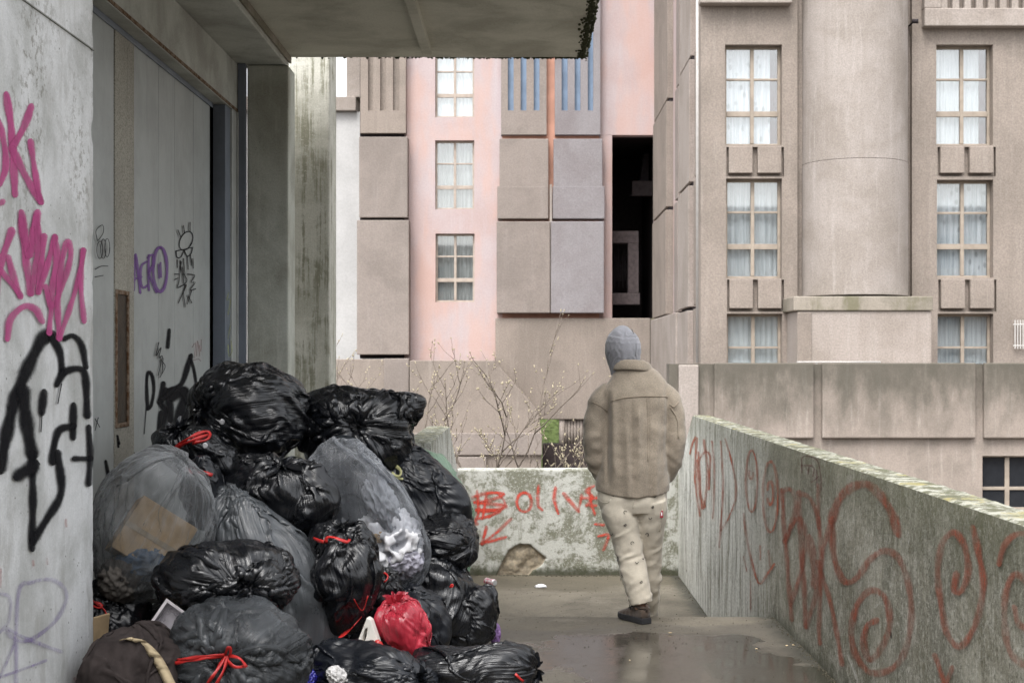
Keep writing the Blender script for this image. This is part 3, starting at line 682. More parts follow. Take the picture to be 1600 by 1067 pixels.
# ------------------------------------------------------------ buildings
def wall_holes(X0, X1, Z0, Z1, holes, Y, thick=.35, reveal=.16):
    xs = sorted({X0, X1, *[h[0] for h in holes], *[h[1] for h in holes]}); zs = sorted({Z0, Z1, *[h[2] for h in holes], *[h[3] for h in holes]})
    b = MB(); idx = {}
    def V(i, j, y):
        k = (i, j, y)
        if k not in idx: idx[k] = len(b.v); b.v.append((xs[i], y, zs[j]))
        return idx[k]
    def solid(i, j):
        if i < 0 or j < 0 or i >= len(xs)-1 or j >= len(zs)-1: return False
        cx, cz = (xs[i]+xs[i+1])/2, (zs[j]+zs[j+1])/2
        return not any(h[0] < cx < h[1] and h[2] < cz < h[3] for h in holes)
    for i in range(len(xs)-1):
        for j in range(len(zs)-1):
            if not solid(i, j): continue
            b.f.append((V(i, j, Y), V(i+1, j, Y), V(i+1, j+1, Y), V(i, j+1, Y))); b.f.append((V(i, j, Y+thick), V(i, j+1, Y+thick), V(i+1, j+1, Y+thick), V(i+1, j, Y+thick)))
            for (di, dj, q) in ((-1, 0, ((i, j), (i, j+1))), (1, 0, ((i+1, j), (i+1, j+1))), (0, -1, ((i, j), (i+1, j))), (0, 1, ((i, j+1), (i+1, j+1)))):
                if not solid(i+di, j+dj):
                    b.f.append((V(*q[0], Y), V(*q[1], Y), V(*q[1], Y+thick), V(*q[0], Y+thick)))
    return b
def window(parent, px0, px1, py0, py1, Y, frame, cur, rec=.16, rows=(0, .333, .64, 1), trans=True, bar=.045, extra=None, drape=False, seed=0):
    a = at(px0, py1, Y); c = at(px1, py0, Y); x0, x1, z0, z1 = a.x, c.x, a.z, c.z; y = Y+rec; W = x1-x0; H = z1-z0
    f = MB(); fw_ = .055
    f.box(x0, x0+fw_, y, y+.06, z0, z1); f.box(x1-fw_, x1, y, y+.06, z0, z1)
    f.box(x0+fw_, x1-fw_, y, y+.06, z1-fw_, z1); f.box(x0+fw_, x1-fw_, y, y+.06, z0, z0+fw_)
    mx = (x0+x1)/2; f.box(mx-bar*.8, mx+bar*.8, y-.012, y+.05, z0+fw_, z1-fw_)
    z_tr = z0+H*.325; z_m = z0+H*.67
    for zc, hb in ((z_tr, .055), (z_m, .022)):
        f.box(x0+fw_, mx-bar*.8, y-.008, y+.05, zc-hb, zc+hb); f.box(mx+bar*.8, x1-fw_, y-.008, y+.05, zc-hb, zc+hb)
    f.box(x0-.02, x1+.02, y-.07, y+.02, z0-.03, z0-.002)
    fo = f.build('window', frame, parent, .006)
    g_ = MB(); g_.box(x0+fw_*.5, x1-fw_*.5, y+.028, y+.032, z0+.03, z1-.03); g_.build('pane', M['glass'], fo)
    rs = random.Random(seed); nx = 60
    def cf(u, v):
        x = x0+u*W; yv = y+.12+.012*np.sin(u*W*55+seed)+.008*np.sin(u*W*131+v*2+seed)+.01*np.sin(u*17+v*3+seed)
        return np.stack([x, yv, z0+v*H], -1)
    cu = link('curtain', gridsheet(cf, nx, 14), cur, fo); cu.data.shade_smooth()
    if drape:
        d = MB(); d.box(x1-.19, x1-.05, y+.09, y+.11, z0+.03, z1-.03); d.build('drape', M['drape'], fo)
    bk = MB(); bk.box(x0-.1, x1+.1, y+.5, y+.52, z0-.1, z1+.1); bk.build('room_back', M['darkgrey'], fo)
    return fo

# ---- centre building, 41 m away
YC = 41.
cb = empty('apartment_building', (1, YC, -4.2), 'pink and grey apartment block in the middle with blue slots and a black opening', 'building')
def Xp(px, Y): return (px-820)*Y/F
def Zp(py, Y): return 1.6+(562-py)*Y/F
wins = [(680, 741, 75, 183.5), (680, 741, 219.5, 327), (680.5, 741.5, 365, 472)]
holes = [(Xp(a, YC), Xp(b_, YC), Zp(d, YC), Zp(c, YC)) for a, b_, c, d in wins]
wall_holes(Xp(600, YC), Xp(800, YC), Zp(575, YC), 20, holes, YC).build('wall', M['pink'], cb)
for k, w_ in enumerate(wins):
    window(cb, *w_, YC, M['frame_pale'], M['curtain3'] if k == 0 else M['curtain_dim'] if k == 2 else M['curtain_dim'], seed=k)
b = MB(); b.box(Xp(930, YC), Xp(1034, YC), YC, YC+.4, Zp(211.5, YC), 20); b.box(Xp(930, YC), Xp(956.5, YC), YC+.001, YC+.4, Zp(497, YC), Zp(211.5, YC)); b.build('wall', M['pink'], cb, .01)
# panels of the pilasters, each lower tier wider and prouder
def panel(px0, px1, py0, py1, Y, mat, d=.3, slot=None, slotmat=None, par=None, lip=True):
    par = par or cb
    x0, x1, z0, z1 = Xp(px0, Y), Xp(px1, Y), Zp(py1, Y), Zp(py0, Y)
    if slot:
        sl = [(Xp(s0, Y), Xp(s1, Y), Zp(slot[1], Y), 30 if slot[0] < 60 else Zp(slot[0], Y)) for s0, s1 in slot[2]]
        sl = [(a, b_, c, min(d_, z1-.0)) for a, b_, c, d_ in sl]
        o = wall_holes(x0, x1, z0, z1, sl, Y, .14).build('panel', mat, par)
        bb = MB(); bb.box(x0, x1, Y+.142, Y+d, z0, z1); bb.build('slot_backing', slotmat, o)
    else:
        bb = MB(); bb.box(x0, x1, Y, Y+d, z0, z1); o = bb.build('panel', mat, par, .02)
    return o
TOP = -420
panel(563, 634, TOP, 208, YC-.30, M['tan'], .5, (-400, 173, [(575, 583), (594, 603), (614, 624)]), M['tan'])
panel(561, 637, 214, 340, YC-.42, M['greypanel'], .6)
panel(557.5, 639, 344, 554, YC-.55, M['greypanel'], .7)
bb = MB(); bb.box(Xp(563, YC), Xp(632, YC), YC-.1, YC+.3, Zp(560, YC), 20); bb.build('pilaster_core', M['darkgrey'], cb)
panel(783, 854, TOP, 210.5, YC-.30, M['greypanel'], .5, (-400, 173, [(793.5, 802.5), (813.5, 822.5), (834, 843)]), M['bluestrip'])
panel(867, 938, TOP, 210.5, YC-.30, M['bluepanel'], .5, (-400, 173, [(877.5, 887), (898, 907), (918.5, 927)]), M['bluestrip'])
panel(780.5, 857, 217, 342, YC-.42, M['greypanel'], .6); panel(865, 941.5, 217, 342, YC-.42, M['bluepanel'], .6)
panel(777, 855.5, 291, 341.9, YC-.424, M['greypanel'], .6); panel(863.5, 945, 291, 341.9, YC-.424, M['bluepanel'], .6)
panel(776, 859.5, 346, 489, YC-.55, M['greypanel'], .7); panel(861, 944, 346, 489, YC-.55, M['bluepanel'], .7)
bb = MB(); bb.box(Xp(785, YC), Xp(936, YC), YC-.1, YC+.3, Zp(500, YC), 20); bb.build('pilaster_core', M['orange'], cb)
bb = MB(); bb.box(Xp(858.5, YC), Xp(862, YC), YC-.45, YC-.2, Zp(489, YC), Zp(291, YC)); bb.build('joint_strip', M['tan_side'], cb)
# lower tiers: left base, stepped base with slanting end, bridge slab
bb = MB(); bb.pbox(440, 638, 561, 900, 40.0, 1.2); bb.build('base_wall', M['tan'], cb, .02)
def prism(name, pts, Y, d, mat, par, bevel=.02):
    m_ = MB(); n_ = len(pts)
    for yy_ in (Y, Y+d):
        for px, py in pts:
            q_ = at(px, py, Y); m_.v.append((q_.x, yy_, q_.z))
    m_.f.append(tuple(range(n_))); m_.f.append(tuple(range(n_, 2*n_))[::-1])
    m_.f += [(i, (i+1) % n_, n_+(i+1) % n_, n_+i) for i in range(n_)]
    return m_.build(name, mat, par, bevel)
M['base'] = tanmoss()
prism('stepped_base', [(640, 563), (772, 563), (841, 641), (846, 675), (846, 900), (640, 900)], 39.4, 1.2, M['tan'], cb)
bb = MB(); bb.pbox(640, 847, 676.5, 711, 39.3, .3); bb.pbox(600, 639, 560, 637, 39.8, .2); bb.build('ledge', M['greypanel'], cb, .02)
bb = MB(); bb.pbox(640, 760, 714, 900, 39.25, .3); bb.build('lower_ledge', M['greypanel'], cb, .02)
bb = MB(); bb.box(Xp(774, 40.6), Xp(1016, 40.6), 40.6, 41.9, Zp(655, 40.6), Zp(497, 40.6)); bb.build('bridge_slab', M['tan'], cb, .02)
bb = MB(); bb.box(Xp(1018, 40.3), Xp(1062, 40.3), 40.3, 41.6, -4.2, Zp(497, 40.3)); bb.build('end_wall', M['ledge'], cb, .02)
bb = MB(); bb.box(Xp(848, 40.6), Xp(1016, 40.6), 40.6, 41.3, -4.2, Zp(694, 40.6)); bb.build('passage_floor_void', M['dark'], cb)  # passage floor; the shade of the void beneath is put into its colour
bb = MB(); bb.box(Xp(926, 41), Xp(1016, 41), 41, 41.6, Zp(693, 41), Zp(654, 41)); bb.build('passage_wall', M['greypanel'], cb)
fl = MB()
x0_, x1_ = Xp(882, 40.7), Xp(925, 40.7)
fl.box(Xp(874, 40.7), Xp(882, 40.7), 40.65, 41.2, -1, -.1)
nn = 9
for k in range(nn):
    t_ = (x1_-x0_)/nn; fl.tube([(x0_+(k+.5)*t_, 40.75, -.85), (x0_+(k+.5)*t_, 40.75, -.1)], t_*.47, 10)
fl.box(x0_, x1_, 40.77, 41.2, -.9, -.1)
fl.build('fluted_column', M['tan_side'], cb, 0, True)
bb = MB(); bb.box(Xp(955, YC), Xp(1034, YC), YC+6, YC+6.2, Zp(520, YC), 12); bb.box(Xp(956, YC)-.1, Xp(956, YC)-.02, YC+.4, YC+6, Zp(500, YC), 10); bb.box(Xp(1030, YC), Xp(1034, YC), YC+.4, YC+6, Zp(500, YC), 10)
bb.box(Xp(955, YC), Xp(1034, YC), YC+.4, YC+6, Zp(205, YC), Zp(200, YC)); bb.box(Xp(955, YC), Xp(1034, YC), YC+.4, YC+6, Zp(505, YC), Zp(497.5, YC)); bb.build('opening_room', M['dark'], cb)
M['lit'] = plain('lit_interior_concrete', (.17, .14, .14), .9, .1)  # interior concrete coloured as lit, beside its dim and shadowed copies
Yi = 43.
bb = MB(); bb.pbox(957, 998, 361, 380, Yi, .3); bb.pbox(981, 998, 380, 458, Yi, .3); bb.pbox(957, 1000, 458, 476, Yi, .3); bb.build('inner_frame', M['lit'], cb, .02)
bb = MB()
for k in range(7):
    bb.pbox(960+k*3.2, 961.2+k*3.2, 395+k*3-(k % 3)*9, 450-(k % 2)*11, Yi+.4, .1)
bb.build('louvre', M['darkgrey'], cb)
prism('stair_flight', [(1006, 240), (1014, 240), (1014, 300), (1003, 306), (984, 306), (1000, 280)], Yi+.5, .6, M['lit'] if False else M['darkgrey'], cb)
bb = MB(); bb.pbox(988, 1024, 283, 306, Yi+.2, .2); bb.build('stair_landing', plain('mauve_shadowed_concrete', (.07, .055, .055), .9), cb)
# pale block at far left
wb = empty('pale_building', (Xp(530, 43), 43, -4.2), 'pale lilac rendered block seen beside the mossy pillar', 'building')
bb = MB(); bb.box(Xp(380, 43), Xp(566, 43), 43, 50, -4.2, Zp(175, 43)); bb.build('wall', M['whitewall'], wb, .02)
bb = MB(); bb.box(Xp(380, 42.8), Xp(556, 42.8), 42.8, 50, Zp(175, 43)+.005, Zp(153, 43)); bb.build('coping', M['tan_side'], wb, .02)
bb = MB(); bb.box(Xp(541, 42.9), Xp(566, 42.9), 42.95, 50, Zp(153, 43)+.005, 22); bb.build('tower_wall', M['tan_side'], wb, .02)
bb = MB(); bb.box(Xp(560, 42.9), Xp(1034, 42.9), 46.9, 50, 9, 22); bb.build('rear_wall', M['tan_side'], wb)

# ---- right building, 28.5 m away
YB = 28.5
rb = empty('apartment_building', (6, YB, -4.2), 'grey brown concrete apartment block on the right with a big round column', 'building')
wr = [[(1133, 1222, 70, 227), (1134.5, 1222, 279, 435), (1135.5, 1222.5, 490, 650)], [(1463, 1551.5, 70, 227), (1464, 1552, 281, 434), (1465, 1552, 490, 650)]]
for q_, (px0, px1) in enumerate(((1095, 1246), (1425, 1900))):
    hs_ = []
    for a, c, d, e in wr[q_]:
        hs_.append((Xp(a, YB), Xp(c, YB), Zp(e, YB), Zp(d, YB)))
    # spandrel recess
    sp = [(1135, 1225, 230, 276), (1136, 1225, 437, 487)] if q_ == 0 else [(1465, 1556, 230, 276), (1466, 1557, 437, 487)]
    for a, c, d, e in sp: hs_.append((Xp(a, YB), Xp(c, YB), Zp(e, YB), Zp(d, YB)))
    wall_holes(Xp(px0, YB), Xp(px1, YB), -4.2, 24, hs_, YB, .5).build('wall', M['tan'], rb, .02 if False else 0)
    for a, c, d, e in sp:
        bb = MB(); bb.box(Xp(a, YB)+.003, Xp(c, YB)-.003, YB+.09, YB+.4, Zp(e, YB)+.003, Zp(d, YB)-.003); so = bb.build('spandrel', M['tan'], rb)
        for f0, f1 in ((.04, .45), (.54, .95)):
            w_ = c-a; bb = MB(); bb.box(Xp(a+w_*f0, YB), Xp(a+w_*f1, YB), YB-.05, YB+.12, Zp(e-5, YB), Zp(d-.5, YB)); bb.build('block', M['tan'], so, .012)
cur = [[M['curtain2'], M['curtain'], M['curtain3']], [M['curtain'], M['curtain2'], M['curtain']]]
for q_ in range(2):
    for k, w_ in enumerate(wr[q_]):
        window(rb, *w_, YB, M['frame'], cur[q_][k], .2, seed=k+q_*5+2, drape=(k == 0))
# cylinder column
def cylf(u, v):
    a = R(180)+u*R(180); rr_ = 1.04
    z = Zp(462, 28)+v*(24-Zp(462, 28)); cx = Xp(1337.5, 28.38)
    return np.stack([cx+rr_*np.cos(a), YB+rr_*np.sin(a)*1.0, z], -1)
cx = Xp(1337.5, 28.38)
Zj = Zp(247, 27.46)
for nm, z0_, z1_, rr_ in (('lower_drum', Zp(462, 28), Zj-.004, 1.04), ('upper_drum', Zj+.004, 24, 1.032)):
    m_ = MB(); n_ = 72
    for z_ in (z0_, z0_+.006, z1_-.006, z1_):
        r_ = rr_-(.006 if z_ in (z0_, z1_) else 0)
        m_.v += [(cx+r_*math.cos(2*math.pi*k/n_), YB+r_*math.sin(2*math.pi*k/n_), z_) for k in range(n_)]
    m_.f += [(j*n_+k, j*n_+(k+1) % n_, (j+1)*n_+(k+1) % n_, (j+1)*n_+k) for j in range(3) for k in range(n_)]
    m_.f += [tuple(range(n_))[::-1], tuple(range(3*n_, 4*n_))]
    m_.build(nm, M['column'], rb, 0, True).data.set_sharp_from_angle(angle=R(35))
m_ = MB(); m_.tube([(cx, YB, Zj-.01), (cx, YB, Zj+.01)], 1.02, 60); m_.build('drum_joint', M['darkgrey'], rb)
bb = MB(); bb.box(Xp(1246, YB)+.002, Xp(1425, YB)-.002, YB+.12, YB+.4, -4.2, 24); bb.build('niche_wall', M['tan'], rb)
bb = MB(); bb.box(Xp(1421.5, 28.8), Xp(1424, 28.8), YB+.1, YB+.13, 2, 24); bb.build('downpipe', M['tan_side'], rb)
bb = MB(); bb.pbox(1240, 1458, 463, 485.5, 27.36, 1.2); bb.build('plinth_cap', M['ledge'], rb, .02)
bb = MB(); bb.pbox(1246, 1456, 486, 900, 27.40, 1.2); bb.build('plinth', M['tan_side'], rb, .02)
bb = MB(); bb.pbox(1246.5, 1268, 488, 900, 27.37, .02); bb.build('plinth_strip', M['tan'], rb, .01)
# top of the right bay: cornice and balustrade
bb = MB(); bb.box(Xp(1440, YB), Xp(1900, YB), YB-.22, YB+.2, Zp(45, YB), Zp(17, YB)); bb.box(Xp(1440, YB), Xp(1466, YB), YB-.2, YB+.2, Zp(17, YB), 12.5); bb.build('cornice', M['tan_side'], rb, .02)
bb = MB()
for k in range(14):
    x_ = 1470+k*18.5
    bb.pbox(x_, x_+11, -60, 16, YB-.16, .2)
bb.build('balustrade', M['tan_side'], rb, .02)
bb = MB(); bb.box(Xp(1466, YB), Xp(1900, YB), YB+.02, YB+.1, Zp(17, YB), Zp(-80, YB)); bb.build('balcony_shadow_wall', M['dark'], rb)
bb = MB(); bb.pbox(1094, 1238, -400, 5, YB-.25, .3); bb.build('balcony_front', M['tan_side'], rb, .02)
# camera bracket by the column
bb = MB(); c0 = at(1425, 34, 28.3); bb.tube([c0, c0+Vector((.12, -.02, 0))], .045, 10); bb.tube([c0+Vector((.02, 0, -.02)), c0+Vector((.02, .3, -.02))], .02, 6); bb.build('wall_lamp', M['darkgrey'], rb, 0, True)
bb = MB()
for k in range(4): bb.tube([at(1586+k*4.2, 500, 28.42), at(1586+k*4.2, 545, 28.42)], .012, 6)
bb.tube([at(1583, 507, 28.42), at(1605, 507, 28.42)], .012, 6); bb.tube([at(1583, 540, 28.42), at(1605, 540, 28.42)], .012, 6); bb.build('window_grille', M['pipe'], rb)
# side wing receding between the two blocks
sw = MB(); sw.box(3.75, 5.0, YB+.6, YC+.5, -4.2, 24); sw.build('side_wall', M['pink'], rb)
def pil(y0, y1, xo, mat=M['tan_side']):
    tiers = [(8.2, 24, 0), (5.46, 8.12, .03), (2.75, 5.38, .05), (-4.2, 2.67, .06)]
    for z0_, z1_, e_ in tiers:
        bb = MB(); bb.box(xo-e_, 3.76, y0, y1, z0_, z1_); bb.build('side_panel', mat, rb, .015)
    bb = MB(); bb.box(xo+.04, 3.755, y0+.02, y1-.02, -4.2, 24); bb.build('panel_core', M['darkgrey'], rb)
pil(35.9, 39.6, 3.6, M['tan']); pil(30.9, 33.0, 3.6); pil(33.9, 34.6, 3.68, M['greypanel']); pil(29.15, 30.1, 3.62, M['tan'])
bb = MB(); bb.box(3.5, 3.74, 33.0, 39.6, -4.2, 2.7); bb.box(3.45, 3.76, 29.2, 33.0, -4.2, 1.5); bb.build('side_base', M['tan_side'], rb, .02)
bb = MB(); bb.tube([(Xp(1090.5, 28.9), 28.9, Zp(566, 28.9)), (Xp(1090.5, 28.9), 28.9, 12.5)], .042, 12); bb.build('drainpipe', M['pipe'], rb, 0, True)

# ---- terrace parapet at 24 m with panels
YT = 24.
tp = empty('terrace_wall', (7, YT, -4.2), 'stained panelled concrete terrace wall in front of the round column', 'wall')
bb = MB(); bb.box(Xp(1046, YT), Xp(1900, YT), YT, YT+.5, -4.2, Zp(568.5, YT)); 
wl = (1535, 1680, 712, 796)
bb = wall_holes(Xp(1046, YT), Xp(1900, YT), -4.2, Zp(568.5, YT), [(Xp(wl[0], YT), Xp(wl[1], YT), Zp(wl[3], YT), Zp(wl[2], YT))], YT, .5); bb.build('wall', M['terrace'], tp)
for a, c in ((1115, 1270), (1283, 1522), (1535, 1760)):
    bb = MB(); bb.box(Xp(a, YT), Xp(c, YT), YT-.10, YT-.002, Zp(684, YT), Zp(567, YT)); bb.build('panel', M['terrace'], tp, .02)
bb = MB(); bb.box(Xp(1060, YT), Xp(1091, YT), YT-.06, YT-.002, Zp(900, YT), Zp(570, YT)); bb.build('pilaster', M['tan_side'], tp, .02)
bb = MB(); bb.box(Xp(1046, YT), Xp(1900, YT), YT+.5, YT+3.4, 1.0, 1.05); bb.build('terrace_floor', M['tan'], tp)
M['darkglass'] = plain('dark_reflecting_glass', (.02, .022, .026), .08, .6, var=.1)
f = MB(); X0, X1, Z0, Z1 = Xp(wl[0], YT), Xp(wl[1], YT), Zp(wl[3], YT), Zp(wl[2], YT)
f.box(X0, X0+.03, YT+.1, YT+.16, Z0, Z1); f.box(X0+.03, X1, YT+.1, YT+.16, Z1-.03, Z1); f.box(X0+.03, X1, YT+.1, YT+.16, Z0, Z0+.03)
for px in (1573,  1627): f.box(Xp(px, YT), Xp(px+7, YT), YT+.09, YT+.15, Z0+.03, Z1-.03)
f.box(X0+.03, X1, YT+.095, YT+.14, Zp(766, YT), Zp(761, YT)); fo = f.build('window', M['frame'], tp, .004)
bb = MB(); bb.box(X0, X1, YT+.12, YT+.13, Z0, Z1); bb.build('pane', M['darkglass'], fo)
rl = MB(); z_ = Zp(565.5, 24.3); rl.tube([(Xp(1245, 24.3), 24.3, z_), (Xp(1376, 24.3), 24.3, z_)], .012, 8); rl.tube([(Xp(1276, 24.3), 24.32, z_-.1), (Xp(1276, 24.3), 24.32, z_)], .018, 8); rl.tube([(Xp(1340, 24.3), 24.32, z_-.1), (Xp(1340, 24.3), 24.32, z_)], .018, 8)
o = rl.build('handrail', M['pipe'], None, 0, True); tag(o, 'thin white horizontal rail lying along the terrace wall top', 'rail')

# ------------------------------------------------------------ rubbish bags: a sheet with too much film is relaxed over lumpy contents, so it really pleats
def resamp(P, n1, m1):
    def cr(A, t, per):
        i = np.floor(t).astype(int); f = (t-i)[:, None, None]; n = len(A)
        g = (lambda k: A[(i+k) % n]) if per else (lambda k: A[np.clip(i+k, 0, n-1)])
        a, b, c, d = g(-1), g(0), g(1), g(2)
        return .5*(2*b+(c-a)*f+(2*a-5*b+4*c-d)*f*f+(3*b-a-3*c+d)*f**3)
    m0, n0 = P.shape[:2]
    Q = cr(P, np.linspace(0, m0-1, m1), False)
    return cr(Q.transpose(1, 0, 2), np.arange(n1)*n0/n1, True).transpose(1, 0, 2)
def simbag(ax, Rm, knot, seed, N=116, MM=60, iters=210, ek=1.6, eb=.4, base=.10, lump=.13, sq=2.08, bend=.4, pull=.03, bumps=(), fac=1.):
    rng = np.random.RandomState(seed)
    s = (np.arange(MM)+.5)/MM; phi = np.maximum(np.pi*(s*.97+.03*s*s), .06); th = 2*np.pi*np.arange(N)/N
    k = np.array(knot, float); k /= np.linalg.norm(k)
    a = np.cross(k, [0, 0, 1.]) if abs(k[2]) < .9 else np.cross(k, [1., 0, 0]); a /= np.linalg.norm(a); b = np.cross(k, a)
    sp, cp = np.sin(phi), np.cos(phi)
    d = cp[:, None, None]*k+sp[:, None, None]*(np.cos(th)[None, :, None]*a+np.sin(th)[None, :, None]*b)
    ax = np.array(ax, float); base = base*.62; pn = rng.normal(0, 1, (13, 3)); pn /= np.linalg.norm(pn, axis=1)[:, None]; ph = rng.uniform(.72, .98, 13)
    def target(d):
        r = 1/(np.sum(np.abs(d)**sq, axis=-1))**(1/sq)
        l = 1+lump*(pnoise(d*1.6+seed*3.1, seed)*1.6+.7*pnoise(d*3.4+seed, seed+5))
        for bd, am, sg in bumps:
            bd = np.array(bd, float); bd /= np.linalg.norm(bd)
            l = l+am*np.exp(-(np.arccos(np.clip(d@bd, -1, 1))/sg)**2)
        # flat faces and blunt corners of the things inside press against the film
        pl = np.full(d.shape[:-1], (1/1.07)**9)
        for nk, hk in zip(pn, ph): pl = pl+(np.maximum(d@nk, 0)/hk)**9
        return r*l*(1+fac*(pl**(-1/9)-1))*1.05
    P = d*target(d)[..., None]*ax
    ec = np.linalg.norm(np.roll(P, -1, 1)-P, axis=-1); em = np.linalg.norm(P[1:]-P[:-1], axis=-1)
    circ = ec.sum(1); ratio = circ.max()/circ-1
    exc = np.where(s < .5, np.minimum(ratio*.75, ek), np.minimum(ratio*.6, eb))*np.clip(s/.06, 0, 1)+base
    rc = ec*(1+exc[:, None]); rc = (rc+np.roll(rc, 1, 1)+np.roll(rc, -1, 1))/3
    rm = em*(1+base*.8); rd = np.sqrt(rc[:-1]**2+rm**2); rc2 = rc+np.roll(rc, -1, 1); rm2 = rm[1:]+rm[:-1]
    q = np.stack([np.cos(th)[None, :]*3.2+0*s[:, None], np.sin(th)[None, :]*3.2+0*s[:, None], (s*1.6)[:, None]+0*th[None, :]], -1)
    w = pnoise(q*1.7+seed, seed+1)+.6*pnoise(q*3.5+seed, seed+2)
    P = P+d*(w*.05*ax.mean()*np.clip(exc/.3, .25, 1)[:, None])[..., None]; P += rng.normal(0, .0015, P.shape)
    V = np.zeros_like(P); pin = P[0].copy()
    def con(A, B, rest, st=1.):
        dv = B-A; l = np.linalg.norm(dv, axis=-1)+1e-9
        return dv*((l-rest)/l*.5*st)[..., None]
    cnt = np.full(P.shape[:2], 8.); cnt[0] = cnt[-1] = 5.
    for it in range(iters):
        old = P.copy(); P = P+V*.9; acc = np.zeros_like(P)
        c = con(P, np.roll(P, -1, 1), rc); acc += c; acc -= np.roll(c, 1, 1)
        c = con(P[:-1], P[1:], rm); acc[:-1] += c; acc[1:] -= c
        c = con(P[:-1], np.roll(P, -1, 1)[1:], rd); acc[:-1] += c; acc[1:] -= np.roll(c, 1, 1)
        c = con(P[:-1], np.roll(P, 1, 1)[1:], rd); acc[:-1] += c; acc[1:] -= np.roll(c, -1, 1)
        c = con(P, np.roll(P, -2, 1), rc2, bend); acc += c; acc -= np.roll(c, 2, 1)
        c = con(P[:-2], P[2:], rm2, bend); acc[:-2] += c; acc[2:] -= c
        P = P+acc/cnt[..., None]*2.2
        u = P/ax; r = np.linalg.norm(u, axis=-1)+1e-9; dd = u/r[..., None]
        if it % 10 == 0: T = target(dd)
        g = r-T*.93
        r2 = np.minimum(np.where(g < 0, T*.93, r-pull*np.maximum(g, 0)), T*1.2)
        P = dd*r2[..., None]*ax; P[0] = pin
        V = np.clip(P-old, -.01, .01)
    n1, m1 = int(N*1.72), int(MM*1.55); P = resamp(P, n1, m1); th = 2*np.pi*np.arange(n1)/n1; s = np.interp(np.linspace(0, MM-1, m1), np.arange(MM), s)
    P = P-np.array(k)*(ax.mean()*.13*np.exp(-(s/.09)**2)*min(1, ek/1.6))[:, None, None]
    # long tension pleats running from the knot
    nn = np.cross(np.roll(P, -1, 1)-np.roll(P, 1, 1), np.gradient(P, axis=0)); nn /= np.linalg.norm(nn, axis=-1)[..., None]+1e-9
    if np.sum(nn*P) < 0: nn = -nn
    q2 = np.stack([np.cos(th)[None, :]*7.+0*s[:, None], np.sin(th)[None, :]*7.+0*s[:, None], (s*1.5)[:, None]+0*th[None, :]], -1)
    rd_ = (.35-np.abs(pnoise(q2+seed*2.3, seed+9)))*1.4+(.35-np.abs(pnoise(q2*1.9+seed*1.3, seed+19)))*.6
    am = (ek/1.8)*.021*np.clip(s/.05, 0, 1)*np.clip(1-(s/.6)**.9, 0, 1)+.0006
    P = P+nn*(rd_*am[:, None])[..., None]
    return P@np.array(Rm).T, th, s

def filmmat(name, col, rough=.28, alpha=None, tint=(.5, .5, .5), wr=1., spec=.75):
    t = NT(name, rough, spec); at_ = t.attr('fold', 'Vector')
    mp = t.map(at_, (8, 8, 1.1)); n1 = t.noise(mp, 2.4, 4, .55, .4); o = t.objc(); n2 = t.noise(o, 9., 4, .5, 1.5, 'RIDGED_MULTIFRACTAL')
    n3 = t.noise(o, 5, 3)
    b1 = t.bump(n1, .017, .5*wr); b2 = t.bump(n2, .003, .15*wr, b1); t.nrm(b2)
    t.col(t.mix(t.ss(n3, .35, .65), col, tuple(c*1.5 for c in col)))
    t.set(t.b.inputs['Roughness'], t.ss(t.noise(o, 12, 3), .3, .7, rough*.85, rough*1.3))
    if alpha is not None:
        tr = t.n.new('ShaderNodeBsdfTransparent'); tr.inputs[0].default_value = (*tint, 1)
        lw = t.n.new('ShaderNodeLayerWeight'); lw.inputs[0].default_value = .35; t.l.new(b2, lw.inputs['Normal'])
        f = t.m2('ADD', t.ss(lw.outputs['Facing'], .1, .95, alpha, .97), t.ss(n1, .5, .8, 0, .25)); f = t.m2('ADD', f, t.ss(n3, .45, .7, -.06, .10))
        f = t.m2('MINIMUM', f, 1.)
        mx = t.n.new('ShaderNodeMixShader'); t.l.new(f, mx.inputs[0]); t.l.new(tr.outputs[0], mx.inputs[1]); t.l.new(t.b.outputs[0], mx.inputs[2]); t.l.new(mx.outputs[0], t.out.inputs[0])
    return t.m
M['black'] = filmmat('black_film', (.004, .0045, .006), .23, spec=.6)
M['black2'] = filmmat('thin_black_film', (.006, .0072, .010), .31, wr=.7, spec=.5)
M['greyfilm'] = filmmat('grey_translucent_film', (.17, .178, .185), .34, .27, (.80, .80, .80), .9, .45)
M['greyfilm2'] = filmmat('dense_grey_film', (.050, .055, .060), .30, .86, (.4, .4, .4), 1.)
M['smokefilm'] = filmmat('smoky_film', (.045, .049, .053), .28, .66, (.5, .5, .5), 1.5, .55)
M['darkfilm'] = filmmat('dark_smoky_film', (.012, .015, .019), .3, .80, (.35, .35, .38), .8, .4)
M['clearfilm'] = filmmat('milky_clear_film', (.20, .21, .225), .26, .24, (.88, .89, .91), 1.1, .5)
M['redfilm'] = filmmat('red_film', (.40, .03, .05), .3, .72, (.8, .15, .2), .5)
M['greenfilm'] = filmmat('green_film', (.19, .29, .20), .4, .85, (.5, .6, .5), .6)
M['purplefilm'] = filmmat('purple_film', (.22, .12, .30), .35)
M['bluefilm'] = filmmat('blue_film', (.02, .02, .22), .3)
M['tie'] = plain('red_drawstring', (.50, .022, .02), .4, .5, var=.15, sc=30)
M['ytie'] = plain('pale_yellow_tie', (.45, .44, .22), .5, .4)
M['cap'] = plain('silver_cap', (.45, .45, .46), .35, .6, .3)
BAGS = {}
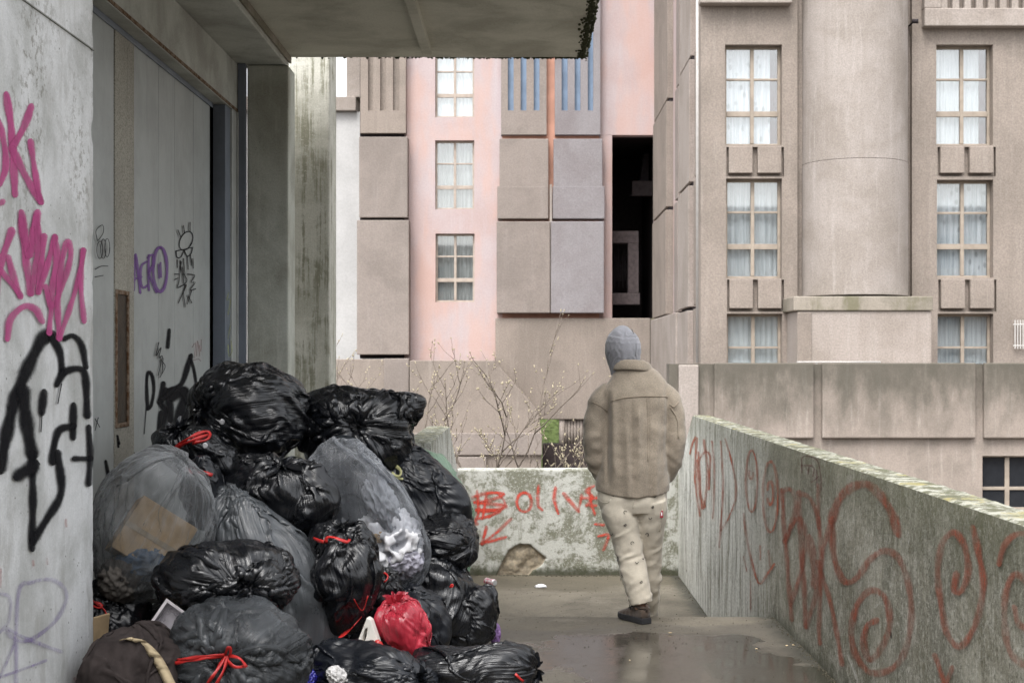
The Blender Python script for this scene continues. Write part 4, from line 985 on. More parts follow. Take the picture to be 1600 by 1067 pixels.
def mesh_from_grid(name, P, th, s):
    MM, N = P.shape[:2]
    v = np.concatenate([P.reshape(-1, 3), P[0].mean(0)[None], P[-1].mean(0)[None]])
    J, I = np.meshgrid(np.arange(MM-1), np.arange(N), indexing='ij')
    q = np.stack([J*N+I, J*N+(I+1) % N, (J+1)*N+(I+1) % N, (J+1)*N+I], -1).reshape(-1, 4)
    fs = [tuple(x) for x in q.tolist()]
    fs += [(MM*N, (a+1) % N, a) for a in range(N)]+[(MM*N+1, (MM-1)*N+a, (MM-1)*N+(a+1) % N) for a in range(N)]
    me = bpy.data.meshes.new(name); me.from_pydata(v.tolist(), [], fs); me.shade_smooth()
    f = np.stack([np.cos(th)[None, :]+0*s[:, None], np.sin(th)[None, :]+0*s[:, None], s[:, None]+0*th[None, :]], -1).reshape(-1, 3)
    f = np.concatenate([f, [[0, 0, 0], [0, 0, 1]]]).astype(np.float32)
    me.attributes.new('fold', 'FLOAT_VECTOR', 'POINT').data.foreach_set('vector', f.ravel())
    return me
def bag(key, name, label, c, half, dep, tilt, knot, mat, seed, tuft=.05, cat='rubbish bag', group='rubbish bags in the pile', dz=None, **kw):
    px, py, Y = c; C_ = at(px, py, Y); gr = 1.15; ax = (half[0]*gr*Y/F, dep*1.05, half[1]*gr*Y/F)
    Ry = np.array(Matrix.Rotation(R(tilt), 3, 'Y'))
    kl = Ry.T@np.array(knot, float)
    P, th, s = simbag(ax, Ry, kl, seed, **kw)
    P = P+np.array(C_)
    zmin = .004+abs(P[..., 0]*0)
    P[..., 2] = np.where(P[..., 2] < .03, .004+(np.maximum(P[..., 2], -.2)+.2)*.026/.23, P[..., 2])
    P[..., 0] = np.maximum(P[..., 0], XD+.012+0*P[..., 0])
    lwm = (P[..., 1] < YL+.02) & (P[..., 0] < XL+.03); P[..., 0] = np.where(lwm, XL+.03, P[..., 0])
    zb = float(P[..., 2].min()); base = Vector((C_.x, C_.y, zb))
    me = mesh_from_grid(name, P, th, s)
    bv = BVHTree.FromPolygons([tuple(v.co) for v in me.vertices], [tuple(p.vertices) for p in me.polygons])
    root = empty(name, base, label, cat, group)
    o = link('bag_film', me, mat, root); o['p'] = 1; del o['p']
    BAGS[key] = (root, bv)
    if tuft:
        k = np.array(knot, float); k /= np.linalg.norm(k)
        pk = Vector(P[0].mean(0)); n = Vector(k); u = n.orthogonal().normalized(); w = n.cross(u)
        rg = np.random.RandomState(seed+50); NN, LL = 72, 12; V = []; ph = rg.uniform(0, 6.28, 6)
        bend_ = Vector(rg.normal(0, .4, 3))
        for j in range(LL):
            t_ = j/(LL-1); r0 = .014+(.045*t_**1.3)*(tuft/.05)
            for i in range(NN):
                a = 2*math.pi*i/NN
                rp_ = 1+(.25+.5*t_)*(math.sin(9*a+ph[0])*.5+math.sin(14*a+ph[1]+3*t_)*.35+math.sin(5*a+ph[2])*.5)
                z_ = -.02+t_*tuft*1.3+.012*t_*math.sin(7*a+ph[3])
                p = pk+n*z_+(u*math.cos(a)+w*math.sin(a))*r0*rp_+bend_*(t_*t_*tuft*.5)
                V.append(tuple(p))
        fs = [(j*NN+i, j*NN+(i+1) % NN, (j+1)*NN+(i+1) % NN, (j+1)*NN+i) for j in range(LL-1) for i in range(NN)]
        m2 = bpy.data.meshes.new('knot'); m2.from_pydata(V, [], fs); m2.shade_smooth()
        link('knot', m2, mat, root)
    return root
def hit(key, px, py, off=.008):
    d = at(px, py, 1.)-Vector((0, 0, 1.6)); d.normalize()
    h = BAGS[key][1].ray_cast(Vector((0, 0, 1.6)), d)
    p = h[0] if h[0] is not None else at(px, py, BAGS[key][0].location.y-.15)
    return p-d*off
def ribbon(key, px_pts, name='tie', mat=None, rad=.0045, off=.012, lift=0.):
    q = catmull(px_pts, 4.); pts = [hit(key, x, y, off+lift*math.sin(math.pi*i/(len(q)-1))) for i, (x, y) in enumerate(q)]
    # smooth depth
    for _ in range(3): pts = [pts[0]]+[(pts[i-1]+pts[i]*2+pts[i+1])/4 for i in range(1, len(pts)-1)]+[pts[-1]]
    b = MB(); n = len(pts); ph = (px_pts[0][0]*.37) % 6.28
    for i, p in enumerate(pts):
        tg = (pts[min(i+1, n-1)]-pts[max(i-1, 0)]).normalized(); vw = (Vector((0, 0, 1.6))-p).normalized(); sd_ = tg.cross(vw).normalized()
        a = .75*math.sin(i*.23+ph); w = (sd_*math.cos(a)+vw*math.sin(a))*rad*(1.5+.3*math.sin(i*.9+ph))
        b.v += [tuple(p-w), tuple(p+vw*rad*.5*math.sin(i*.6)), tuple(p+w)]
        if i: k = 3*i; b.f += [(k-3, k-2, k+1, k), (k-2, k-1, k+2, k+1)]
    o = b.build(name, mat or M['tie'], BAGS[key][0], 0, True); sm_ = o.modifiers.new('thick', 'SOLIDIFY'); sm_.thickness = .0022
    return o

bag('top', 'rubbish_bag', 'biggest glossy black bag, topmost in the pile, folds fanning out from its left side', (390, 646, 7.85), (84, 74), .30, 8, (-.68, -.62, .05), M['black'], 11, ek=2.6, sq=2.2, lump=.10, fac=.4)
bag('star', 'rubbish_bag', 'crumpled black bag at the upper right with a star of folds and pointed corner', (556, 675, 8.1), (80, 60), .19, 4, (.06, -.96, .16), M['black'], 12, ek=3.4, sq=2.9, lump=.10, base=.10, fac=.25, bumps=[((.78, -.1, .62), .38, .28), ((-.85, 0, .35), .15, .35), ((.65, 0, -.65), .15, .35)], tuft=.025)
bag('tied', 'rubbish_bag', 'low black bag with red drawstring leaning on the door under the biggest bag', (312, 712, 7.35), (66, 44), .22, 20, (-.25, -.5, .8), M['black'], 13, ek=1.8, base=.14)
bag('smallred', 'rubbish_bag', 'small dark bag squeezed behind the grey bag that holds the cardboard', (318, 768, 7.05), (36, 50), .17, -10, (-.2, -.6, .7), M['black2'], 14, base=.12, tuft=0)
bag('box', 'rubbish_bag', 'large grey see-through bag holding a cardboard box, beside the graffiti wall', (236, 822, 6.72), (90, 115), .27, 18, (-.5, .3, -.8), M['greyfilm'], 15, fac=.5, ek=.5, base=.05, lump=.06, sq=2.1, tuft=0, eb=.3)
bag('middle', 'rubbish_bag', 'black bag in the middle of the pile with its knot sticking straight up', (442, 778, 7.25), (80, 66), .24, 10, (.03, -.42, .9), M['black'], 16, ek=2., base=.12, lump=.16, tuft=.075, bumps=[((.7, -.4, -.3), .15, .5)])
bag('upperdark', 'rubbish_bag', 'smoky dark bag tucked behind the black bag with the upright knot', (530, 755, 7.75), (70, 62), .22, 30, (-.6, 0, .7), M['darkfilm'], 17, ek=.8, base=.07, tuft=0)
bag('tissue', 'rubbish_bag', 'long smoky see-through bag full of white tissue below the star-folded bag', (582, 806, 7.45), (66, 118), .21, -33, (-.2, .2, .95), M['clearfilm'], 18, ek=.9, base=.08, lump=.08, tuft=0)
bag('right', 'rubbish_bag', 'black bag on the right shoulder of the pile with a pale yellow tie', (668, 792, 8.15), (60, 86), .26, -28, (-.5, -.35, .8), M['black2'], 19, ek=1.3, base=.10, bumps=[((.35, -.1, -.93), .30, .35)], tuft=.03)
bag('green', 'rubbish_bag', 'pale green bag peeping out behind the black bags beside the short parapet end', (680, 806, 8.75), (58, 100), .22, -20, (-.3, .2, 1), M['greenfilm'], 20, ek=.5, base=.05, tuft=0)
bag('rightlow', 'rubbish_bag', 'black bag wedged under the bag with the pale yellow tie', (690, 845, 7.9), (52, 40), .2, -15, (.75, -.5, -.1), M['black'], 21, ek=1.4, base=.12, tuft=0)
bag('long', 'rubbish_bag', 'long dense grey bag slanting down the front of the pile to the floor', (424, 916, 6.95), (76, 146), .25, -24, (-.35, .1, .95), M['greyfilm2'], 22, ek=1.0, base=.08, lump=.08, sq=2.2, tuft=0)
bag('rosette', 'rubbish_bag', 'black bag on its side with a deep rosette of folds, before the long grey bag', (356, 908, 6.45), (106, 58), .24, 3, (.42, -.9, .05), M['black'], 23, ek=3.0, base=.10, lump=.12, fac=.4, tuft=.03)
bag('redtop', 'rubbish_bag', 'upright black bag with red drawstring at its mouth beside the long grey bag', (543, 902, 7.0), (56, 88), .2, 5, (-.15, -.45, .9), M['black'], 24, ek=1.8, base=.18, lump=.2, tuft=.03)
bag('bow', 'rubbish_bag', 'smoky grey bag at the very front tied with a red ribbon bow', (370, 1036, 6.2), (100, 92), .25, 0, (-.08, -.93, .16), M['smokefilm'], 25, fac=.3, ek=2.2, base=.12, lump=.10, sq=2.2, tuft=.025)
bag('corner', 'rubbish_bag', 'black bag with thin red string at the foot of the graffiti wall', (186, 962, 6.72), (50, 66), .22, 25, (-.75, -.4, .55), M['black'], 26, ek=1.6, base=.12, tuft=.03)
bag('pleat', 'rubbish_bag', 'broad black bag with sweeping pleats behind the small upright one at right', (680, 945, 7.8), (72, 74), .26, -15, (.2, .3, .9), M['black'], 27, ek=1.4, base=.12, tuft=0)
bag('upright', 'rubbish_bag', 'small upright square-shouldered black bag at the right end of the pile', (738, 968, 7.72), (36, 44), .14, 0, (-.5, -.1, .85), M['black'], 28, ek=1.8, base=.16, sq=3.6, lump=.1, tuft=.02)
bag('red', 'rubbish_bag', 'small red see-through bag near the floor in the middle of the pile', (632, 980, 6.95), (37, 54), .13, -28, (-.25, -.1, .95), M['redfilm'], 29, ek=.8, base=.08, lump=.14, sq=2.0, tuft=.03)
bag('behindred', 'rubbish_bag', 'dull black bag just behind the red bag', (655, 972, 7.25), (40, 52), .16, -20, (-.3, 0, .9), M['black2'], 30, ek=1., base=.08, tuft=0)
bag('frontmid', 'rubbish_bag', 'black bag at the lower picture edge with white tissue poking out', (575, 1058, 6.5), (86, 48), .22, 12, (.85, -.4, .2), M['black2'], 31, ek=1.8, base=.12, tuft=.03)
bag('frontright', 'rubbish_bag', 'long black bag lying on the wet floor nearest the puddle, mouth to the right', (738, 1052, 6.75), (88, 47), .22, 0, (.93, -.25, .15), M['black'], 32, ek=1.9, base=.12, sq=2.8, tuft=.04)
bag('curl', 'rubbish_bag', 'tiny black bag with a red curl of string above the red bag', (602, 926, 7.2), (24, 34), .1, 0, (.1, -.5, .9), M['black'], 33, N=72, MM=40, ek=1.2, tuft=0)
bag('gapleft', 'rubbish_bag', 'dark bag at the back of the gap under the rosette bag', (262, 985, 7.05), (56, 46), .2, 0, (.2, -.3, .9), M['black2'], 34, N=80, MM=44, ek=1., tuft=0)
bag('gapmid', 'rubbish_bag', 'dark bag filling the hollow below the upright bag with the red drawstring', (560, 1000, 7.35), (70, 50), .22, 0, (.2, .1, .9), M['black2'], 35, N=80, MM=44, ek=1., tuft=0)
bag('backfill', 'rubbish_bag', 'black bag buried behind the middle bag, seen only in the dark gaps', (470, 860, 7.8), (110, 110), .3, 0, (.2, .5, .8), M['black2'], 36, N=80, MM=44, ek=.8, tuft=0)
bag('backfill2', 'rubbish_bag', 'black bag buried under the tissue bag against the floor', (610, 930, 8.1), (90, 80), .3, 0, (.2, .5, .8), M['black2'], 37, N=80, MM=44, ek=.8, tuft=0)

# ties, strings, caps
ribbon('tied', [(262, 712), (278, 698), (300, 688), (322, 680), (330, 678)], rad=.006, lift=.03)
ribbon('tied', [(264, 706), (285, 690), (312, 676), (328, 674), (326, 686), (300, 692)], rad=.005, lift=.05)
ribbon('smallred', [(290, 731), (300, 740), (312, 737), (332, 742)], rad=.006); ribbon('smallred', [(296, 729), (308, 733), (305, 745), (318, 738)], rad=.005)
ribbon('redtop', [(490, 840), (498, 845), (506, 846)], rad=.005); ribbon('redtop', [(510, 848), (508, 840), (516, 838), (532, 843), (545, 848), (546, 842)], rad=.005, lift=.02)
ribbon('redtop', [(553, 935), (566, 955), (575, 930)], mat=M['tie'], rad=.002)
for q in ([(272, 1036), (300, 1031), (330, 1026), (352, 1024)], [(276, 1031), (310, 1026), (352, 1022)], [(352, 1024), (340, 1045), (318, 1075)], [(356, 1024), (348, 1050), (330, 1080)], [(352, 1022), (356, 1008), (362, 1014), (358, 1026)],
          [(358, 1024), (375, 1028), (385, 1042)], [(352, 1026), (366, 1042), (382, 1040)]):
    ribbon('bow', q, rad=.0046, off=.03, lift=.015)
ribbon('corner', [(145, 938), (158, 948), (167, 956), (165, 966), (152, 967)], rad=.003); ribbon('corner', [(143, 944), (156, 952), (162, 945), (150, 940)], rad=.003)
ribbon('upright', [(703, 918), (706, 909), (710, 916), (704, 917)], rad=.003)
ribbon('curl', [(598, 894), (606, 896), (607, 904), (600, 909)], rad=.003)
ribbon('right', [(614, 742), (622, 745), (628, 742), (626, 732), (618, 728)], mat=M['ytie'], rad=.006, lift=.02); ribbon('right', [(612, 738), (620, 748), (630, 748)], mat=M['ytie'], rad=.006)
ribbon('frontright', [(805, 1052), (812, 1060), (818, 1064)], rad=.004)
def cap(px, py, key):
    p = hit(key, px, py, .0); d = (Vector((0, 0, 1.6))-p).normalized()
    b = MB(); b.tube([p-d*.05, p+d*.012, p+d*.014], [.015, .015, .011], 16)
    return b.build('bottle_cap', M['cap'], BAGS[key][0], .001)
cap(347, 659, 'top'); cap(320, 696, 'tied')

# ------------------------------------------------------------ loose rubbish
def crumple(name, label, cat, c, half, dep, mat, seed, amp=.35, sc=2.2, rot=0, group=None, res=5, flat=None):
    px, py, Y = c; C_ = at(px, py, Y); bm = bmesh.new(); bmesh.ops.create_icosphere(bm, subdivisions=res, radius=1.)
    co = np.array([v.co[:] for v in bm.verts]); n = 1-np.abs(fbm(co*sc+seed*7.3, 4, seed))*2
    co = co*(1+amp*(n-.6))[:, None]; co = co*np.array([half[0]*Y/F, dep, half[1]*Y/F])
    if rot: co = co@np.array(Matrix.Rotation(R(rot), 3, 'Y')).T
    co = co+np.array(C_); co[:, 2] = np.maximum(co[:, 2], flat if flat is not None else .003)
    for v, q in zip(bm.verts, co): v.co = q
    me = bpy.data.meshes.new(name); bm.to_mesh(me); bm.free(); me.shade_smooth()
    o = bpy.data.objects.new(name, me); COL.objects.link(o); me.materials.append(mat)
    me.transform(Matrix.Translation(-Vector((C_.x, C_.y, co[:, 2].min())))); o.location = (C_.x, C_.y, co[:, 2].min()); return tag(o, label, cat, group)
M['card'] = plain('brown_cardboard', (.40, .29, .17), .85, .2, var=.12, sc=12)
M['tissue'] = plain('white_tissue', (.80, .79, .80), .9, .2, var=.06, sc=20, bump=.002)
M['bluecloth'] = plain('blue_packaging', (.07, .11, .17), .6, .3, var=.2)
M['browncloth'] = plain('dark_brown_cloth', (.045, .036, .034), .9, .15, var=.2, sc=20, bump=.001)
M['cream'] = plain('cream_lining', (.52, .42, .27), .9, .15, var=.1)
M['whiteplastic'] = plain('white_plastic', (.74, .72, .66), .4, .5, var=.08)
def orient_box(name, label, cat, c, dims, rot, mat, group=None):
    C_ = at(*c); m = (Matrix.Rotation(R(rot[2]), 4, 'Z') @ Matrix.Rotation(R(rot[1]), 4, 'Y') @ Matrix.Rotation(R(rot[0]), 4, 'X'))
    b = MB(); b.box(-dims[0]/2, dims[0]/2, -dims[1]/2, dims[1]/2, -dims[2]/2, dims[2]/2, m)
    me = b.mesh(); o = bpy.data.objects.new(name, me); COL.objects.link(o); me.materials.append(mat); o.location = C_
    bv = o.modifiers.new('bevel', 'BEVEL'); bv.width = .004; bv.segments = 2
    return tag(o, label, cat, group)
# contents of the grey see-through bag
cb_ = empty('cardboard_box', at(226, 850, 6.66), 'closed brown cardboard box seen through the large grey bag', 'cardboard box')
mm = Matrix.Translation(at(232, 846, 6.74)) @ Matrix.Rotation(R(18), 4, 'Z') @ Matrix.Rotation(R(34), 4, 'Y') @ Matrix.Rotation(R(-14), 4, 'X')
b = MB(); b.box(-.15, .15, -.13, .05, -.13, .15, mm); b.build('box_body', M['card'], cb_, .004)
b = MB(); b.box(-.15, .15, -.133, -.131, -.012, .012, mm); b.build('tape', plain('parcel_tape', (.30, .24, .16), .3), cb_)
crumple('blue_packaging', 'crumpled blue plastic under the cardboard box in the large grey bag', 'packaging', (222, 880, 6.64), (40, 26), .1, M['bluecloth'], 3)
crumple('newspaper', 'crumpled dark paper at the bottom of the large grey bag', 'paper', (190, 905, 6.6), (34, 34), .1, plain('dark_paper', (.09, .08, .07), .9), 4)
# contents of the tissue bag
crumple('tissue_wad', 'bright white wad of tissue, largest in the see-through bag', 'tissue', (606, 846, 7.42), (46, 46), .13, plain('soft_white_tissue', (.72, .72, .74), .9), 5, amp=.7, sc=1.6)
crumple('tissue_wad', 'grey white wad of tissue at the bottom of the see-through bag', 'tissue', (620, 874, 7.42), (36, 28), .11, plain('lilac_tissue', (.40, .39, .45), .9), 6, amp=.6, sc=1.6)
crumple('paper_scrap', 'tan paper scrap beside the white tissue in the see-through bag', 'paper', (578, 838, 7.33), (20, 14), .05, M['card'], 7)
crumple('tissue_wad', 'thin white tissue strip high up in the see-through bag', 'tissue', (596, 785, 7.36), (20, 40), .06, plain('pale_tissue', (.28, .29, .31), .8), 8, amp=.8, sc=1.4, rot=-25)
crumple('tissue_wad', 'white tissue poking from the bag at the lower picture edge', 'tissue', (527, 1056, 6.36), (16, 13), .05, plain('dull_tissue', (.55, .54, .53), .9), 9, amp=.6, sc=1.3, rot=30)
crumple('tissue_wad', 'small white tissue between the jug and the red ribbon', 'tissue', (541, 1014, 6.75), (10, 11), .03, M['tissue'], 10, amp=.5)
crumple('blue_bag', 'small violet blue bag at the lower picture edge beside the front smoky bag', 'bag', (481, 1058, 6.5), (15, 13), .06, M['bluefilm'], 11)
crumple('purple_bag', 'sliver of pale purple plastic behind the small upright black bag', 'bag', (774, 990, 7.86), (8, 17), .03, M['purplefilm'], 12)
crumple('crumpled_paper', 'crumpled white paper on the lower floor near the blotchy wall', 'paper', (845, 917, 13.6), (9, 4.5), .05, M['tissue'], 13, flat=-.568, res=4)
# jug top with a handle hole
jg = empty('plastic_jug', at(573, 1000, 6.85), 'white plastic jug handle sticking up left of the red bag', 'jug')
pts = [(551, 1020), (573, 964), (579, 968), (590, 1000), (596, 1022)]; hole = [(565, 1003), (567, 992), (570, 983), (574, 981), (572, 994), (568, 1004)]
bm = bmesh.new(); o_ = [bm.verts.new(at(x, y, 6.8)) for x, y in pts]; h_ = [bm.verts.new(at(x, y, 6.8)) for x, y in hole]
es = [bm.edges.new((o_[i], o_[(i+1) % len(o_)])) for i in range(len(o_))]+[bm.edges.new((h_[i], h_[(i+1) % len(h_)])) for i in range(len(h_))]
bmesh.ops.triangle_fill(bm, edges=es, use_beauty=True, use_dissolve=False)
r_ = bmesh.ops.extrude_face_region(bm, geom=bm.faces[:]); bmesh.ops.translate(bm, verts=[v for v in r_['geom'] if isinstance(v, bmesh.types.BMVert)], vec=(.01, .045, 0))
bmesh.ops.recalc_face_normals(bm, faces=bm.faces); me = bpy.data.meshes.new('handle'); bm.to_mesh(me); bm.free(); o = link('handle', me, M['whiteplastic'], jg); bv = o.modifiers.new('bevel', 'BEVEL'); bv.width = .005; bv.segments = 3; bv.limit_method = 'ANGLE'
crumple('red_scrap', 'red wrapper lying against the jug under the red bag', 'wrapper', (590, 1012, 6.78), (9, 12), .02, M['tie'], 14, res=4)
rb_ = MB(); q = catmull([(560, 968), (545, 985), (526, 998), (524, 1020), (540, 1030)], 3.)
pr = [at(x, y, 6.8) for x, y in q]; n_ = len(rb_.v)
for p in pr: rb_.v += [(p.x-.012, p.y-.03, p.z-.012), (p.x+.012, p.y+.03, p.z+.012)]
rb_.f += [(2*i, 2*i+1, 2*i+3, 2*i+2) for i in range(len(pr)-1)]
o = rb_.build('red_strap', M['tie'], None, 0, True); sm_ = o.modifiers.new('thick', 'SOLIDIFY'); sm_.thickness = .003; tag(o, 'wide red plastic strap looping down beside the jug handle', 'strap')
# clear tray
ty = empty('plastic_tray', at(268, 985, 6.3), 'clear plastic food tray standing tilted beside the rosette bag', 'tray')
mt = Matrix.Translation(at(266, 985, 6.22)) @ Matrix.Rotation(R(-10), 4, 'Z') @ Matrix.Rotation(R(33), 4, 'Y') @ Matrix.Rotation(R(-10), 4, 'X')
M['tray'] = filmmat('clear_tray_plastic', (.42, .40, .42), .15, .42, (.9, .88, .9), .2)
b = MB(); b.box(-.075, .075, 0, .003, -.10, .10, mt)
for q in ((-.078, -.074, -.03, .0, -.10, .10), (.074, .078, -.03, .0, -.10, .10), (-.074, .074, -.03, .0, .097, .101), (-.074, .074, -.03, .0, -.101, -.097)): b.box(*q, mt)
b.build('tray_body', M['tray'], ty, .002)
b = MB()
for q in ((-.088, -.075, -.034, -.031, -.11, .11), (.075, .088, -.034, -.031, -.11, .11), (-.075, .075, -.034, -.031, .098, .11), (-.075, .075, -.034, -.031, -.11, -.098)): b.box(*q, mt)
b.build('rim', plain('milky_rim', (.6, .56, .57), .3), ty, .001)
# brown garment with cream edge
bag('cloth', 'garment', 'dark brown garment with a cream edge heaped at the foot of the graffiti wall', (212, 1062, 6.05), (72, 66), .24, -12, (-.3, .4, .8), M['browncloth'], 41, tuft=0, cat='garment', group=None, ek=.6, base=.12, lump=.16, bend=.8)
q = catmull([(196, 1000), (212, 998), (232, 1012), (250, 1035), (272, 1080)], 4.); pts_ = [hit('cloth', x, y, .006) for x, y in q]
b = MB()
for i, p in enumerate(pts_):
    b.v += [tuple(p+Vector((-.022, -.012, 0))), tuple(p+Vector((0, -.02, .008))), tuple(p+Vector((.022, .002, 0)))]
for i in range(len(pts_)-1): b.f += [(3*i, 3*i+1, 3*i+4, 3*i+3), (3*i+1, 3*i+2, 3*i+5, 3*i+4)]
o = b.build('cream_edge', M['cream'], BAGS['cloth'][0], 0, True); sm_ = o.modifiers.new('thick', 'SOLIDIFY'); sm_.thickness = .004
orient_box('cardboard_flap', 'torn brown cardboard piece standing between graffiti wall and black bag', 'cardboard', (150, 1000, 6.35), (.012, .16, .22), (0, 6, -20), M['card'])
orient_box('cardboard_flap', 'small pale cardboard corner beside the dark brown garment', 'cardboard', (152, 1018, 6.25), (.08, .01, .05), (0, -30, 10), plain('pale_card', (.5, .4, .27), .9))
# crushed can
cn = empty('drink_can', at(763, 910, 13.66), 'crushed pink and silver drink can lying by the blotchy wall', 'can')
c0 = at(759, 903, 13.75); c1 = at(773, 908, 13.63); c0.z = c1.z = -.57+.035
b = MB(); pr = [c0+(c1-c0)*t for t in (0, .04, .08, .5, .92, .96, 1)]
b.tube(pr, [.024, .030, .033, .029, .033, .030, .024], 20)
def canmat():
    t = NT('can_print', .3, .6); p = t.pos(); t.b.inputs['Metallic'].default_value = .3
    c = t.mix(t.ss(t.noise(p, 60, 3, .6, .5), .48, .52), (.50, .07, .16), (.62, .60, .60)); t.col(c); return t.m
b.build('can_body', canmat(), cn, 0, True)
b = MB(); b.tube([c1, c1+(c1-c0).normalized()*.003], .026, 20); b.build('lid', M['cap'], cn, .001)
# small scraps on the upper floor
for i, (px, py, a) in enumerate(((1047, 990, .012), (1182, 1015, .008), (1229, 1010, .008), (984, 1033, .007), (1240, 1009, .009))):
    Yq = 1.6*F/(py-562); p = at(px, py, Yq); rg = random.Random(i)
    b = MB(); n_ = 7
    b.v += [(p.x+a*(.6+.6*rg.random())*math.cos(k*6.283/n_), p.y+a*.7*math.sin(k*6.283/n_), .006+.004*rg.random()) for k in range(n_)]+[(p.x, p.y, .011)]
    b.f += [(k, (k+1) % n_, n_) for k in range(n_)]
    o = b.build('paper_scrap', M['cream']); sm_ = o.modifiers.new('thick', 'SOLIDIFY'); sm_.thickness = .002
    tag(o, ['white paper scrap just in front of the walking person', 'white paper scrap in the middle of the wet floor', 'white paper scrap nearest the foot of the right parapet, lower one', 'white paper scrap floating in the puddle', 'white paper scrap nearest the foot of the right parapet, upper one'][i], 'paper scrap', 'paper scraps on the floor')
rg = random.Random(8); b = MB()
for i in range(500):
    y = rg.uniform(5.2, 8.85); x = XR-abs(rg.gauss(0, .02))-.002; clod(b, (x, y, .001), rg.uniform(.001, .006)+.004*(rg.random() < .05), rg)
for i in range(160):
    y = rg.uniform(9.6, 14.2); x = XR-abs(rg.gauss(0, .03)); clod(b, (x, y, -.569), rg.uniform(.002, .007), rg)
for i in range(420):
    x = rg.uniform(-.6, 1.5); clod(b, (x, YF-abs(rg.gauss(0, .03))+.005, -.57), rg.uniform(.003, .012), rg)
for i in range(500):
    y = rg.uniform(6.6, 8.85); clod(b, (rg.uniform(-.4, 1.52), y, .001), rg.uniform(.0012, .0035), rg)
for i in range(260):
    clod(b, (rg.uniform(-.3, 1.52), rg.uniform(9.7, 14.3), -.569), rg.uniform(.002, .005), rg)
tag(b.build('grit', plain('dark_grit', (.09, .08, .055), .95, var=.35, sc=90)), kind='stuff')

# ------------------------------------------------------------ budding shrubs beyond the far wall
M['twig'] = plain('grey_brown_bark', (.17, .14, .115), .9, .2, var=.2, sc=40)
M['bud'] = plain('cream_green_bud', (0.414, 0.360, 0.248), .7, .3, var=.2, sc=30)
def shrub(label, base, stems, seed, H, budr=.016, lean=0):
    rg = random.Random(seed); b = MB(); bd = MB()
    def bud(p, d):
        L_ = budr*rg.uniform(.7, 1.9); r = budr*rg.uniform(.3, .62)
        bd.tube([p, p+d*L_*.4, p+d*L_*1.0, p+d*L_*1.5], [r*.4, r, r*.8, r*.1], 6)
    def grow(p, d, L_, r, lev):
        n = 6; pts = [p]; 
        for i in range(n):
            d = (d+Vector((rg.gauss(0, .10), rg.gauss(0, .10), .06+rg.gauss(0, .06)))).normalized(); p = p+d*L_/n; pts.append(p)
            if lev < 3 and i >= 1 and rg.random() < (.68 if lev < 2 else .28):
                az = rg.uniform(0, 6.28); sd_ = Vector((math.cos(az), math.sin(az)*.8, rg.uniform(.1, .7))); nd = (d*.75+sd_*.75).normalized()
                grow(p, nd, L_*rg.uniform(.40, .68), r*.6, lev+1)
            elif lev >= 2 and rg.random() < .28:
                sd_ = Vector((rg.gauss(0, 1), rg.gauss(0, 1), .5)).normalized(); bud(p, sd_)
        b.tube(pts, [r*(1-.55*i/n) for i in range(n+1)], 5 if lev > 1 else 7)
        bud(p, d)
    root = empty('budding_shrub', base, label, 'shrub', 'budding shrubs behind the low wall')
    for (dx, dz, L_) in stems: grow(Vector(base)+Vector((dx*.12, rg.uniform(-.1, .1), 0)), Vector((dx+lean, rg.uniform(-.25, .25), dz)).normalized(), L_*H, .013, 0)
    b.build('branches', M['twig'], root, 0, True); tag(bd.build('buds', M['bud'], root, 0, True), kind='stuff')
shrub('bare twiggy shrub with cream buds, largest, behind the middle of the low wall', (-.40, 15.4, -.1), [(-1.3, .35, .8), (.25, .9, .7), (-.6, .6, .7), (1.2, .4, .8), (-1.1, .6, 1.25), (-.8, .9, 1.1), (-.35, 1, 1.15), (.0, 1, 1.2), (.45, .9, 1.25), (.95, .65, 1.25)], 5, 1.0)
shrub('low twiggy shrub with cream buds just left of the walking person', (.15, 15.2, .1), [(1.1, .35, .75), (1.0, .6, .6)], 8, .8)
shrub('sparse twiggy shrub with cream buds between the star-folded bag and parapet end', (-1.3, 15.6, -.3), [(-.5, 1, 1.1), (.3, 1, 1.0)], 11, 1.0)
shrub('faint twiggy shrub beside the mossy pillar', (-2.2, 17.0, -.1), [(.1, 1, 1.1), (.4, 1, .9)], 14, 1.1, .013)

